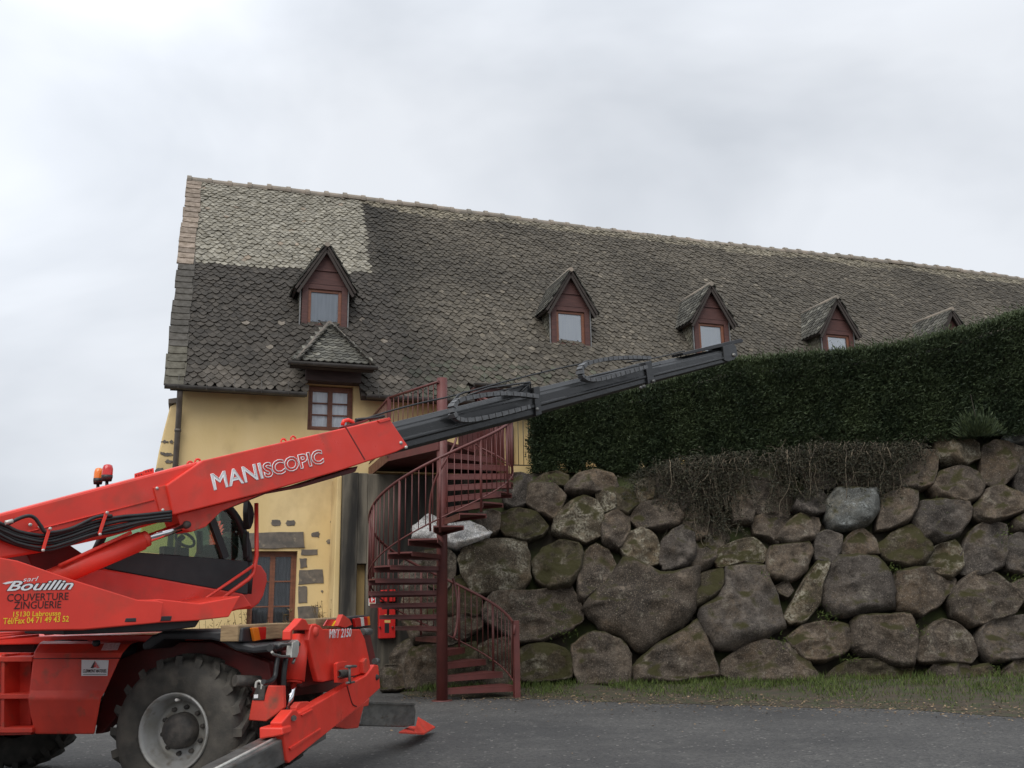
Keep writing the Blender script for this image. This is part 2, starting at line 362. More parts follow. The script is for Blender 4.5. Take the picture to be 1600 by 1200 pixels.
# edge of the asphalt and the foot of the boulder wall
WALL_Y, BAT = 17.25, .26                                     # wall face: Y = WALL_Y + BAT*z
edge = [atZ(x, y, 0) for x, y in [(470, 1040), (570, 1062), (640, 1088), (700, 1090), (800, 1092), (900, 1094), (1000, 1099), (1200, 1104), (1400, 1108), (1600, 1122)]]
edge = [edge[0]+np.array([-2, .6, 0])] + edge + [np.array([9.5, 12.0, 0]), np.array([16, 9.5, 0])]
def edgeY(X): return np.interp(X, [p[0] for p in edge], [p[1] for p in edge])
mb = MB(); nx, ny = 160, 12
for i in range(nx):
    X = -5.5 + 21*i/(nx-1); y0 = edgeY(X) + .22*mnoise.noise(Vector((X*1.3, 3, 0))) + .1*mnoise.noise(Vector((X*5, 3, 0)))
    for j in range(ny):
        t = j/(ny-1); Y = y0 + (18.3-y0)*t
        mb.v.append((X, Y, .005 + .16*t**1.5*(1+.5*mnoise.noise(Vector((X*2, Y*2, 5)))) if j else .004))
for i in range(nx-1):
    for j in range(ny-1): mb.f.append([i*ny+j, (i+1)*ny+j, (i+1)*ny+j+1, i*ny+j+1]); mb.sm.append(True)
vm = mat('verge_soil', (.07, .052, .034), (.045, .036, .024), 3, .95, bump=.8, bscale=30, c3=(.04, .05, .018), s3=3.5, lo3=.45, hi3=.7)
tag(mb.build('verge_soil', vm), kind='structure')

# grass, litter
def scatter_grass(n):
    P, A, Ln = [], [], []
    while len(P) < n:
        X = random.uniform(-2.2, 14); y0 = edgeY(X); Y = y0 + (17.6-y0)*random.random()**.55
        d = mnoise.noise(Vector((X*1.1, Y*1.1, 2)))
        t = (Y-y0)/(17.6-y0)
        if d*1.3 + .9*t < random.uniform(.0, .9): continue
        if X < -.1 and Y < 16.9: continue
        P.append((X, Y, .1*t)); A.append((random.gauss(0, .4), random.gauss(-.15, .4), 1)); Ln.append(random.uniform(.04, .15)*(.45+.95*t))
    return np.array(P), np.array(A), np.array(Ln)
P, A_, Ln = scatter_grass(20000)
tag(leaf_object('grass', P, A_, .011, Ln, M['grass']), 'short green grass growing along the foot of the boulder wall', 'grass', kind='stuff')
P = []
while len(P) < 3600:
    X = random.uniform(-2, 12); Y = edgeY(X) + random.gauss(.3, .5)
    if random.random() < .1: Y = edgeY(X) - abs(random.gauss(0, 1.4))
    if Y > 17.2: continue
    P.append((X, Y, .012 + max(0, (Y-edgeY(X)))*.045))
P = np.array(P); n = len(P)
A_ = np.stack([RNG.normal(size=n), RNG.normal(size=n), RNG.normal(size=n)*.15], 1); NR = np.stack([RNG.normal(size=n)*.3, RNG.normal(size=n)*.3, np.ones(n)], 1)
tag(leaf_object('fallen_leaves', P, A_, RNG.uniform(.012, .035, n), RNG.uniform(.025, .06, n), M['litter'], nrm=NR), 'brown fallen leaves scattered along the asphalt edge', 'leaf litter', kind='stuff')

# ------------------------------------------------------------------ old house
AZ = 18.8
A = atY(536, 800, 19.0)
H = Frame((A[0], A[1], 0), AZ)                                 # e along the facade, w away from us into the house
def fac(x, y, off=0):                                           # (s, z) on the plane `off` metres in front of the facade
    P = H.p(x, y, -off); e, w_, z = H.co(P); return e, z
S0, S1 = fac(280, 605)[0], 26.0
house = empty('old_house', tuple(H.g(S0, 0, 0)), 'long ochre rendered house with steep stone tiled roof and row of pointed dormers', 'house')
def HP(s, off, z): return H.g(s, -off, z)
dn, dsf = H.w, H.e
WT = 5.93
dl, dr = fac(390, 862)[0], fac(465, 862)[0]; DT = fac(440, 861)[1]
wl, wr = fac(481, 640)[0], fac(552, 640)[0]; WB, WTP = fac(515, 673)[1], fac(515, 603)[1]
gl, gr = fac(716, 700)[0], fac(789, 700)[0]
openings = [(dl, dr, .12, DT), (wl, wr, WB, WTP+.02), (gl, gr, 4.29, 6.02)]
WT = 6.06
def wall_mesh(s0, s1, z0, z1, ops, dep=.28):
    ss = sorted({s0, s1, *[o[0] for o in ops], *[o[1] for o in ops]}); zz = sorted({z0, z1, *[o[2] for o in ops], *[o[3] for o in ops]})
    mb = MB()
    for a, b in zip(ss, ss[1:]):
        for c, d in zip(zz, zz[1:]):
            sm, zm = (a+b)/2, (c+d)/2
            if any(o[0] < sm < o[1] and o[2] < zm < o[3] for o in ops): continue
            mb.add([HP(a, 0, c), HP(b, 0, c), HP(b, 0, d), HP(a, 0, d)], [[0, 1, 2, 3]])
    for a, b, c, d in ops:
        for p, q in (((a, c), (a, d)), ((a, d), (b, d)), ((b, d), (b, c)), ((b, c), (a, c))):
            mb.add([HP(p[0], 0, p[1]), HP(q[0], 0, q[1]), HP(q[0], -dep, q[1]), HP(p[0], -dep, p[1])], [[0, 1, 2, 3]])
    return mb
mb = wall_mesh(S0, S1, -.3, WT, openings)
RN, RZ = 4.5, 12.30                                            # ridge: metres behind the facade, height
gab = lambda s: [HP(s, 0, -.3), HP(s, 0, WT), HP(s, -RN, RZ-.15), HP(s, -2*RN, WT), HP(s, -2*RN, -.3)]
mb.add(gab(S0), [[0, 1, 2, 3, 4]]); mb.add(gab(S1), [[4, 3, 2, 1, 0]])
mb.add([HP(S0, -2*RN, -.3), HP(S1, -2*RN, -.3), HP(S1, -2*RN, WT), HP(S0, -2*RN, WT)], [[3, 2, 1, 0]])
wallo = mb.build('wall', M['render'], house, recalc=False)

# roof: a boarded deck below and every stone tile laid on it
EO, EZ = .45, 5.74                                             # eave overhang and height
SLEN = math.hypot(EO+RN, RZ-EZ); cu_, su_ = (EO+RN)/SLEN, (RZ-EZ)/SLEN
def RP(s, t, h=0):                                             # point on the roof: along, up the slope, off the slope
    return HP(s, EO - cu_*t + su_*h, EZ + su_*t + cu_*h)
rn_ = -H.w*su_ + Z*cu_
def rst(x, y):
    P = onplane(x, y, RP(0, 0), rn_); e, _, z = H.co(P); return e, (z-EZ)/su_
SL = fac(259, 600, EO)[0]
mb = MB()
NOTCH = [(wl-.1, wr+.1, 1.0), (fac(741, 603, .62)[0]-.02, fac(798, 603, .62)[0]+.02, .5)]
def notched(s, t): return any(a < s < b and t < c for a, b, c in NOTCH)
_c = sorted([SL+.08, S1] + [q for n_ in NOTCH for q in n_[:2]])
for a, b in zip(_c, _c[1:]):
    t0 = next((c for q, r, c in NOTCH if q < (a+b)/2 < r), .03)
    mb.prism([RP(a, t0, -.03), RP(a, SLEN, -.03), RP(a, SLEN, -.16), RP(a, t0, -.16)], H.e*(b-a))
mb.prism([HP(SL+.08, -RN, RZ-.05), HP(SL+.08, -2*RN-EO, EZ), HP(SL+.08, -2*RN-EO, EZ-.15), HP(SL+.08, -RN, RZ-.22)], H.e*(S1-SL))
roof = mb.build('roof', M['roofboard'], house)

l0 = rst(305, 417); l1 = rst(582, 433); l2 = rst(566, 322)
def tile_col(s, t):
    r = random.random(); b1 = mnoise.noise(Vector((s*.5, t*.5, 1))); b2 = mnoise.noise(Vector((s*1.7, t*1.7, 7)))
    lt = l0[1] + (l1[1]-l0[1])*(s-l0[0])/(l1[0]-l0[0])
    le = l2[0] + (l1[0]-l2[0])*(t-l2[1])/(l1[1]-l2[1])
    if t > lt and s < le + .06*b2:
        k = .27*(1+.18*b2)*random.uniform(.78, 1.2); c = (k*1.04, k*.97, k*.8)
        if r < .02: c = (k*1.1, k*.9, k*.7)
        return c
    if t > SLEN - .5 - .25*b1: k = .22*random.uniform(.6, 1.25); return (k*1.05, k*.93, k*.7)
    if t < lt and s < 1.3:
        k = .047*random.uniform(.72, 1.3)
        if r < .008: k = .17
        if t < .6: k *= 1.5 + b2
        return (k*1.13, k*.97, k*.79)
    d = max(0, 1-abs(s-1.3)/1.5)                               # a dark run-off band right of the cleaned patch
    k = (.088*(1-.55*d))*(1+.4*b1)*random.uniform(.74, 1.26)
    f = .02 + .07*max(0, b2)+.035*(t < 3)*(s > 2)
    if r < f*(1-d*.7): k *= random.uniform(1.3, 1.9)
    c = (k*1.13, k*.98, k*.76)
    if t < 1.2 and r > .7: c = (k*.98, k, k*.7)
    return c
V, Fc, Cc = [], [], []
def tile(s, t, w_, l_, th, rot, lift, col, shape):
    ca, sa = math.cos(rot), math.sin(rot); o = len(V); n = len(shape)
    for k in (1, 0):
        for (x, y) in shape:
            X, Y = x*w_, y*l_; xs, yt = X*ca - Y*sa, X*sa + Y*ca
            hb = lift*(1-max(0, yt/l_)) + (th if k else 0) + .004
            p = RP(s+xs, t+yt, hb); V.append((p[0], p[1], p[2]))
    Fc.append(list(range(o, o+n))); Cc.append(col)
    for i in range(n):
        j = (i+1) % n; Fc.append([o+i, o+n+i, o+n+j, o+j]); Cc.append(col)
SHAPE = [(-.5, 1), (-.5, .34), (-.34, .2), (-.15, .06), (.02, 0), (.2, .08), (.36, .2), (.5, .35), (.5, 1)]
SQ = [(-.5, 1), (-.5, .04), (-.3, 0), (.3, .02), (.5, .05), (.5, 1)]
RAKE = .32
t = -.06; row = 0
while t < SLEN - .02:
    fr = t/SLEN; pitch = .135 - .038*fr; wd = .165 if row < 18 else .148 if row < 40 else .135
    s = SL + RAKE + (.5*wd if row % 2 else 0)
    while s < S1:
        ww = wd
        if notched(s, t+.1): s += ww; continue
        tile(s+random.gauss(0, .011), t+random.gauss(0, .013), ww*random.uniform(.9, 1.1), min(pitch*2.1, SLEN-t+.05), random.uniform(.016, .03), random.gauss(0, .06), .024+random.random()*.022, tile_col(s, t), SHAPE)
        s += ww
    t += pitch; row += 1
t = -.07
while t < SLEN-.2:                                             # larger squared slabs down the gable edge
    k = random.uniform(.8, 1.2); light = t > l0[1]-.05
    c = (.28*k, .225*k, .18*k) if light else (.075*k, .068*k, .058*k) if t > 1.1 else (.1*k, .092*k, .07*k)
    tile(SL+.15+random.gauss(0, .015), t, .36, min(.5, SLEN-t), .04, random.gauss(0, .02), .035, c, SQ); t += random.uniform(.2, .27)
def colored(name, V, Fc, Cc, m, parent):
    L0 = rootloc(parent); me = bpy.data.meshes.new(name)
    me.from_pydata([(v[0]-L0[0], v[1]-L0[1], v[2]-L0[2]) for v in V], [], Fc)
    a = me.color_attributes.new('Col', 'FLOAT_COLOR', 'CORNER'); arr = []
    for f, c in zip(Fc, Cc): arr += [c[0], c[1], c[2], 1.0]*len(f)
    a.data.foreach_set('color', arr); me.materials.append(m); me.update()
    o = bpy.data.objects.new(name, me); COL.objects.link(o); o.parent = parent; return o
colored('roof_tiles', V, Fc, Cc, M['tiles'], roof)
mb = MB(); s = SL                                              # ridge tiles, each with a raised collar
while s < S1:
    dz = .05*math.sin((s-SL)*.35) + .015*math.sin(s*3.1)
    for (a, b, r) in ((s, s+.5, .11), (s-.02, s+.09, .14)):
        pts = [[HP(x, -RN + r*math.cos(q), RZ-.03+dz + r*math.sin(q)) for q in np.linspace(-.35, math.pi+.35, 9)] for x in (a, b)]
        mb.hull2(pts[0], pts[1])
    s += .5
mb.build('ridge_cap', M['ridge'], roof)

# gutters
def gutter(s0, s1, off, z, z1=None, parent=house, r=.085, hooks=True):
    z1 = z if z1 is None else z1; mb = MB(); n = 9
    ring = lambda s, zz, rr: [HP(s, off - rr*math.cos(q), zz - rr*math.sin(q)) for q in np.linspace(0, math.pi, n)]
    o1, o2, i1, i2 = ring(s0, z, r), ring(s1, z1, r), ring(s0, z, r-.012), ring(s1, z1, r-.012)
    mb.hull2(o1 + i1[::-1], o2 + i2[::-1])
    mb.add(o1, [list(range(n))]); mb.add(o2, [list(range(n))])
    if hooks:
        k = int((s1-s0)/.52)
        for i in range(k):
            s = s0+.25+.52*i; zz = z+(z1-z)*(s-s0)/(s1-s0)
            mb.bar(HP(s, off+r+.004, zz-.08), HP(s, off+r+.004, zz+.03), .018, .006, up=H.e); mb.bar(HP(s, off-.02, zz+.02), HP(s, off-.08, zz+.23), .012, .005)
    return mb.build('gutter', M['gutter'], parent)
gutter(SL-.02, fac(480, 608, .5)[0], .5, 5.74, 5.72)
gutter(fac(573, 612, .5)[0], fac(740, 612, .5)[0], .5, 5.75, 5.75)
gutter(fac(800, 612, .5)[0], S1, .5, 5.75, 5.75)
mb = MB().tube([HP(S0+.03, .42, 5.66), HP(S0+.03, .3, 5.5), HP(S0+.03, .1, 5.3), HP(S0+.03, .1, .0)], .055, 10)
for z in (1.5, 3.3, 4.9): mb.tube([HP(S0+.03, .1, z), HP(S0+.03, .1, z+.05)], .064, 10)
mb.build('downpipe', M['pipe'], house)
# battered buttress on the gable corner
bt = [(277, 629), (266, 634), (256, 672), (248, 706), (241, 745), (228, 800), (210, 860), (180, 960), (280, 960), (280, 629)]
mb = MB(); pts = [H.p(x, y, .02) for x, y in bt]; mb.prism(pts, H.w*1.3)
butt = mb.build('buttress', M['render'], house, .03)
mb = MB().prism([H.p(x, y, -.03) for x, y in [(263, 623), (278, 621), (278, 629), (263, 631)]], H.w*1.4); mb.build('coping_stone', M['stone'], butt, .01)
def stone_patch(poly, off=.012, parent=house, dep=.06, m='stone', name='facing_stone'):
    pts = []
    for i, (x, y) in enumerate(poly):
        x2, y2 = poly[(i+1) % len(poly)]
        for k in range(3):
            f = k/3; pts.append(H.p(x+(x2-x)*f+random.gauss(0, .5), y+(y2-y)*f+random.gauss(0, .5), -off))
    return MB().prism(pts, H.w*dep).build(name, M[m], parent, .006)
for x, y, a, b in [(258, 690, 6, 2), (262, 710, 9, 3), (264, 721, 7, 3), (249, 735, 8, 4), (268, 690, 3, 3), (254, 708, 4, 2)]:
    stone_patch([(x-a, y), (x-a*.4, y-b), (x+a*.6, y-b*.8), (x+a, y+.2*b), (x+a*.3, y+b), (x-a*.6, y+b*.8)], off=-.005, parent=butt)
stone_patch([(383, 833), (420, 831), (474, 832), (476, 856), (430, 857), (383, 857)], .03, name='lintel')
for p in [[(471, 858), (496, 858), (497, 867), (470, 868)], [(469, 873), (479, 872), (480, 886), (469, 888)], [(467, 891), (505, 890), (506, 911), (467, 913)],
          [(466, 916), (480, 916), (480, 941), (466, 942)], [(466, 948), (497, 947), (497, 968), (466, 968)]]: stone_patch(p, .014, name='quoin_stone')
for x, y, a, b in [(431, 817, 8, 5), (454, 817, 8, 4.5), (493, 835, 7, 4), (518, 846, 8, 4), (520, 815, 4, 2), (503, 924, 2, 2)]:
    stone_patch([(x-a, y), (x-a*.6, y-b), (x+a*.7, y-b), (x+a, y-.1*b), (x+a*.8, y+b), (x-a*.7, y+b*.9)])

# windows and doors of the facade
def casement(s0, s1, z0, z1, rows, leaves=2, off=-.16, frame=.055, glassm='pane', cur='curtain', kick=0, parent=house, name='window', fm='sash'):
    mb = MB(); y = off
    def rect(a, b, c, d, th=.06, o=0): mb.box(HP((a+b)/2, y+o, (c+d)/2), H.e*(b-a)/2, H.w*th/2, Z*(d-c)/2)
    rect(s0, s0+frame, z0, z1); rect(s1-frame, s1, z0, z1); rect(s0+frame, s1-frame, z1-frame, z1); rect(s0+frame, s1-frame, z0, z0+frame)
    win = None; lw = (s1-s0-2*frame)/leaves; st = .05
    for k in range(leaves):
        a = s0+frame+lw*k; b = a+lw; c, d = z0+frame, z1-frame
        rect(a, a+st, c, d, .05, .012); rect(b-st, b, c, d, .05, .012); rect(a+st, b-st, d-st, d, .05, .012); rect(a+st, b-st, c, c+st+kick, .05, .012)
        for r_ in range(1, rows):
            zz = c+st+kick+(d-c-2*st-kick)*r_/rows; rect(a+st, b-st, zz-.014, zz+.014, .04, .012)
    win = mb.build(name, M[fm], parent, .004)
    MB().box(HP((s0+s1)/2, y-.0, (z0+z1)/2), H.e*((s1-s0)/2-frame), H.w*.004, Z*((z1-z0)/2-frame)).build('pane', M[glassm], win)
    MB().prism([HP(s, y-.035-.012*math.sin(s*47), z0) for s in np.linspace(s0+.01, s1-.01, 40)] + [HP(s, y-.04-.012*math.sin(s*47), z0) for s in np.linspace(s1-.01, s0+.01, 40)], Z*(z1-z0)).build('curtain', M[cur], win)
    return win
casement(wl, wr, WB, WTP, 3)
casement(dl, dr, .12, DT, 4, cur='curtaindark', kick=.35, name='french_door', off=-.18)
mb = MB()
for i in range(9):
    a = gl + (gr-gl)*i/9; mb.box(HP(a+(gr-gl)/18, -.12, 5.15), H.e*((gr-gl)/18-.004), H.w*.03, Z*.86)
mb.build('landing_door', M['stair'], house)

# wall window with its hipped roof breaking the eave
M['darkwood'] = mat('dark_weathered_beam', (.06, .036, .032), (.04, .026, .023), 5, .8, stretch=(1, 1, 6))
hz, ho = 6.30, .75
gA, gB = fac(449, 573, ho)[0], fac(589, 576, ho)[0]
ap = rst(514, 513); apP = RP(*ap, .1)
hA, hB_ = fac(464, 570, ho)[0], fac(582, 573, ho)[0]
f1, f2 = HP(hA, ho, hz), HP(hB_, ho, hz)
b1_, b2_ = RP(hA, 1.05, .0), RP(hB_, 1.05, .0)
HIP, HF, HC = [], [], []
def facet_tiles(P0, P1, PT, ln=.17, wd=.18, dark=1.0):
    """courses of small tiles on a triangular slope P0-P1 up to PT"""
    P0, P1, PT = map(np.asarray, (P0, P1, PT)); ux = P1-P0; Lx = np.linalg.norm(ux); ux = ux/Lx
    h = (PT-P0)-ux*((PT-P0)@ux); hl = np.linalg.norm(h); uy = h/hl; nn_ = np.cross(ux, uy)
    if nn_[2] < 0: nn_ = -nn_
    xt = (PT-P0)@ux; y = -.03; r = 0
    while y < hl-.02:
        a = xt*max(y, 0)/hl; b = Lx+(xt-Lx)*max(y, 0)/hl
        x = a + (.5*wd if r % 2 else .1*wd)
        while x < b:
            o = len(HIP); k = random.uniform(.08, .25)*dark
            if random.random() < .3: k *= 1.5
            for top in (1, 0):
                for (sx, sy) in SHAPE:
                    p = P0+ux*(x+sx*wd*1.02)+uy*(y+min(sy*ln*1.9, hl-y))+nn_*(.03*(1-sy)+(.022 if top else 0)+.008); HIP.append(tuple(p))
            n = len(SHAPE); HF.append(list(range(o, o+n))); HC.append((k*1.03, k, k*.84))
            for i in range(n): j = (i+1) % n; HF.append([o+i, o+n+i, o+n+j, o+j]); HC.append((k, k*.97, k*.82))
            x += wd
        y += ln; r += 1
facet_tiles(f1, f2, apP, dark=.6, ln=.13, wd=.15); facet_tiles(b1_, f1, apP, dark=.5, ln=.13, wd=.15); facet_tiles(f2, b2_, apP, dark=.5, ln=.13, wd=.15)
mb = MB(); mb.add([f1, f2, b2_, b1_, apP], [[0, 1, 4], [1, 2, 4], [3, 0, 4], [0, 3, 2, 1]])
hip = mb.build('window_hip_roof', M['roofboard'], house)
colored('hip_tiles', HIP, HF, HC, M['tiles'], hip)
mb = MB()
for q in (f1, f2): mb.tube([np.asarray(q)+Z*.03, apP+Z*.05], .05, 8)
mb.build('hip_cap', M['stone'], hip)
gutter(gA, gB, ho+.05, hz-.02, parent=hip, r=.075, hooks=False)
MB().box(HP((gA+gB)/2, ho-.12, hz-.06), H.e*(gB-gA)/2*.94, H.w*.1, Z*.035).build('soffit', M['roofboard'], hip)
mb = MB()
mb.box(HP((wl+wr)/2, .16, WTP+.15), H.e*((wr-wl)/2+.1), H.w*.16, Z*.13); mb.build('eave_beam', M['darkwood'], hip, .01)
mb = MB()
for s_ in (wl-.1, wr+.1): MB().prism([HP(s_-.05, .005, 5.5), HP(s_-.05, .005, 6.2), HP(s_-.05, -.9, 6.35), HP(s_-.05, -.6, 5.6)], H.e*.1).build('window_cheek', M['render'], hip)
# second, smaller eave gutter over the landing door
dg1, dg2 = fac(741, 603, .62)[0], fac(798, 603, .62)[0]
gutter(dg1, dg2, .62, 6.1, r=.07)
MB().box(HP((dg1+dg2)/2, .3, 5.96), H.e*(dg2-dg1)/2, H.w*.26, Z*.07).build('door_hood', M['wood'], house, .01)

# dormers
M['reflectgrey'] = mat('grey_glass_reflection', (.5, .54, .58), (.42, .46, .5), 3, .8, stretch=(8, 8, .6))  # grey sheet colour stands in for the glass reflection of the first dormer
d1 = rst(508, 512); d2 = rst(891, 541); d3 = rst(1110, 556)
TD = (d1[1]+d2[1])/2
cs = [d1[0], d2[0], rst(1109, 556)[0], rst(1305, 574)[0], 0, 0]
st3 = (cs[3]-cs[1])/2
def apex_s(x, y):                                              # centre from the apex pixel, on the dormer front plane
    off = EO-cu_*TD; return fac(x, y, off)[0]
cs = [apex_s(510, 392), apex_s(889, 434), apex_s(1107, 452), apex_s(1303, 472), apex_s(1482, 488), apex_s(1618, 500)]
DW, DH, GH = .50, 1.03, .80                                      # half width, height to the gable foot, gable height
def dormer(sc, idx):
    off = EO-cu_*TD + .02; zb = EZ+su_*TD - .02
    base = MB()
    def rect(mb, a, b, c, d, o, th): mb.box(HP(sc+(a+b)/2, off+o-th/2, zb+(c+d)/2), H.e*(b-a)/2, H.w*th/2, Z*(d-c)/2)
    pw = .30; p0, p1 = .12, .84
    rect(base, -DW, -pw-.07, .0, DH, .0, .12); rect(base, pw+.07, DW, .0, DH, .0, .12); rect(base, -pw-.07, pw+.07, p1+.06, DH, .0, .12); rect(base, -pw-.07, pw+.07, 0, p0-.04, 0, .12)
    dm = base.build('dormer', M['wood'], house, .006)
    f = MB()
    rect(f, -pw-.07, -pw, p0-.04, p1+.06, -.04, .06); rect(f, pw, pw+.07, p0-.04, p1+.06, -.04, .06); rect(f, -pw, pw, p1, p1+.06, -.04, .06); rect(f, -pw, pw, p0-.04, p0, -.04, .06)
    f.build('window_frame', M['sash'], dm, .004)
    g_ = MB(); rect(g_, -pw, pw, p0, p1, -.07, .006); g_.build('pane', M['pane'], dm)
    c_ = MB(); rect(c_, -pw, pw, p0+(.0 if idx != 3 else .12), p1+.02, -.08, .008); c_.build('curtain', M['curtain' if idx != 0 else 'reflectgrey'], dm)  # the first dormer's sheet is a painted glass reflection, the others are curtains
    gb = MB(); gb.prism([HP(sc-DW, off-.02, zb+DH), HP(sc+DW, off-.02, zb+DH), HP(sc, off-.02, zb+DH+GH)], H.w*.08)
    for z_ in (.0, .32): gb.box(HP(sc, off-.005, zb+DH+z_+.0), H.e*DW*(1-z_/GH), H.w*.012, Z*.012)
    gb.build('gable_board', M['wood'], dm)
    ld = MB(); rect(ld, -DW-.05, DW+.05, -.09, .0, .04, .16)
    for sg in (-1, 1): rect(ld, sg*DW-.025+sg*.03, sg*DW+.0+sg*.03, 0, DH, .015, .03)
    ld.build('flashing', M['lead'], dm)
    # cheeks (triangles) hung with tiles
    ck = MB(); back = DH/su_*cu_
    HIP.clear(); HF.clear(); HC.clear()
    for sg in (-1, 1):
        a, b, c = HP(sc+sg*DW, off-.1, zb), HP(sc+sg*DW, off-.1, zb+DH), HP(sc+sg*DW, off-.1-back, zb+DH)
        MB().prism([a, b, c], H.e*(-.06*sg)).build('cheek', M['lead'], dm)
        y = 0
        while y < DH:
            x = 0; L_ = back*(y/DH)+.05
            while x < L_:
                o = len(HIP); k = random.uniform(.11, .24)
                for top in (1, 0):
                    for (sx, sy) in SHAPE: HIP.append(tuple(HP(sc+sg*(DW+.006+.03*(1-sy)+(.018 if top else 0)), off-.1-x-.075-sx*.15, zb+y+sy*.19)))
                n = len(SHAPE); HF.append(list(range(o, o+n))); HC.append((k*1.1, k*1.03, k*.8))
                for i in range(n): j = (i+1) % n; HF.append([o+i, o+n+i, o+n+j, o+j]); HC.append((k, k, k*.8))
                x += .15
            y += .11
    # steep little roof
    rf = MB(); ov = .14; zo = zb+DH-GH/DW*ov+.02; bk = (DH+GH)/su_*cu_+.25; zt = zb+DH+GH+.03; fo = .13
    for sg in (-1, 1):
        e1, e2 = HP(sc+sg*(DW+ov), off+fo, zo), HP(sc+sg*(DW+ov), off-bk*.62, zo)
        t1, t2 = HP(sc, off+fo, zt), HP(sc, off-bk, zt)
        nrm = np.array(H.e)*sg*GH + Z*(DW); nrm /= np.linalg.norm(nrm)
        rf.prism([e1, e2, t2, t1], nrm*.05)
        ux = np.asarray(e2)-np.asarray(e1); uy = np.asarray(t1)-np.asarray(e1); hl = np.linalg.norm(uy); uy /= hl; lx = np.linalg.norm(ux); ux = ux/lx
        y = -.03
        while y < hl-.06:
            x = -.02+random.uniform(-.03, .03); L_ = lx+(bk*.38)*(y/hl)
            while x < L_:
                o = len(HIP); k = random.uniform(.05, .15)*(1 if idx else .6)
                if random.random() < .12: k *= 1.6
                wj = random.uniform(.14, .19)
                for top in (1, 0):
                    for (sx, sy) in SHAPE: HIP.append(tuple(np.asarray(e1)+ux*(x+wj/2+sx*wj)+uy*(y+min(sy*.26, hl-y))+nrm*(.055+.035*(1-sy)+(.022 if top else 0))))
                n = len(SHAPE); HF.append(list(range(o, o+n))); HC.append((k*1.04, k, k*.85))
                for i in range(n): j = (i+1) % n; HF.append([o+i, o+n+i, o+n+j, o+j]); HC.append((k, k*.97, k*.82))
                x += wj
            y += .125
    rf.build('dormer_roof', M['roofboard'], dm)
    colored('dormer_tiles', list(HIP), list(HF), list(HC), M['tiles'], dm)
    bb = MB()
    for sg in (-1, 1): bb.bar(HP(sc+sg*(DW+ov-.03), off+fo-.03, zo-.07), HP(sc, off+fo-.03, zt-.06), .03, .06)
    bb.build('barge_board', M['roofboard'], dm)
    MB().tube([HP(sc, off+fo+.02, zt+.07), HP(sc, off-bk, zt+.07)], .06, 8).build('ridge_roll', M['ridge'], dm)
for i, s in enumerate(cs): dormer(s, i)

# ------------------------------------------------------------------ concrete retaining wall under the landing
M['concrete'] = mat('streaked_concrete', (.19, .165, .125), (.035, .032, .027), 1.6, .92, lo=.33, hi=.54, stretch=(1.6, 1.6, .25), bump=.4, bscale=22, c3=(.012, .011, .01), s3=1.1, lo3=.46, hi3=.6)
CO = .95
c0, c1_ = fac(536, 800, CO)[0], fac(745, 800, CO)[0]; CT = fac(556, 738, CO)[1]
n0, n1 = fac(557, 930, CO)[0], fac(572, 930, CO)[0]; nz0, nz1 = fac(565, 986, CO)[1], fac(565, 881, CO)[1]
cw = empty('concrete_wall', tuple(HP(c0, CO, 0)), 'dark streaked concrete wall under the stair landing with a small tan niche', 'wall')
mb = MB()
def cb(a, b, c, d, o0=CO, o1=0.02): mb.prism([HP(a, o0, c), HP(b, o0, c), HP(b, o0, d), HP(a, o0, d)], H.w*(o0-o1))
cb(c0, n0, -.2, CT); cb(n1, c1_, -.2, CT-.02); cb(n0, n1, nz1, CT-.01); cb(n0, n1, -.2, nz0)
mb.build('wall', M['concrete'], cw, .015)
MB().box(HP((n0+n1)/2, CO-.22, (nz0+nz1)/2), H.e*(n1-n0)/2*.99, H.w*.02, Z*(nz1-nz0)/2*.99).build('niche_panel', M['ochretan'], cw)
MB().prism([HP(c0-.13, CO-.2, -.2), HP(c0-.004, CO-.2, -.2), HP(c0-.004, CO-.2, CT-.05), HP(c0-.1, CO-.2, CT-.05)], H.w*(CO-.22)).build('rendered_pier', M['render'], cw, .02)

# fire hose cabinet and its sign
ff = CO
def CP(x, y, o): s, z = fac(x, y, ff+o); return HP(s, ff+o, z)
def cpoly(pts, o, th): return [CP(x, y, o) for x, y in pts], H.w*th
fc = empty('fire_hose_cabinet', tuple(CP(605, 998, .06)), 'red fire hose cabinet hung on the dark concrete wall behind the spiral stair', 'cabinet')
p, v = cpoly([(592.5, 946), (618, 945), (618, 997), (592.5, 998)], .16, .15); MB().prism(p, v).build('box', M['cabinet'], fc, .012)
p, v = cpoly([(595, 922), (618, 921), (618, 940), (595, 940)], .13, .12); MB().prism(p, v).build('hood', M['cabinet'], fc, .012)
p, v = cpoly([(601, 974), (608, 974), (608, 989), (601, 989)], .163, .01); MB().prism(p, v).build('spy_glass', M['black'], fc)
p, v = cpoly([(601, 960), (609, 960), (609, 967), (601, 967)], .163, .006); MB().prism(p, v).build('instruction_label', M['paperyellow'], fc)
p, v = cpoly([(601, 969), (610, 969), (610, 973), (601, 973)], .163, .006); MB().prism(p, v).build('instruction_label', M['paperyellow'], fc)
for x, y in ((593, 980), (613, 980)): MB().lathe(CP(x, y, .17), -H.w, [(0, .03), (.02, .03), (.02, 0)], 10).build('latch', M['darkred'], fc)
fs = empty('fire_hose_sign', tuple(CP(581, 946, .02)), 'small white and red fire hose sign with yellow strip on the concrete wall', 'sign')
p, v = cpoly([(576, 930), (587, 930), (587, 946.5), (576, 946.5)], .015, .012); MB().prism(p, v).build('plate', M['white'], fs)
p, v = cpoly([(577, 931.5), (586, 931.5), (586, 941.5), (577, 941.5)], .019, .003); MB().prism(p, v).build('red_field', M['cabinet'], fs)
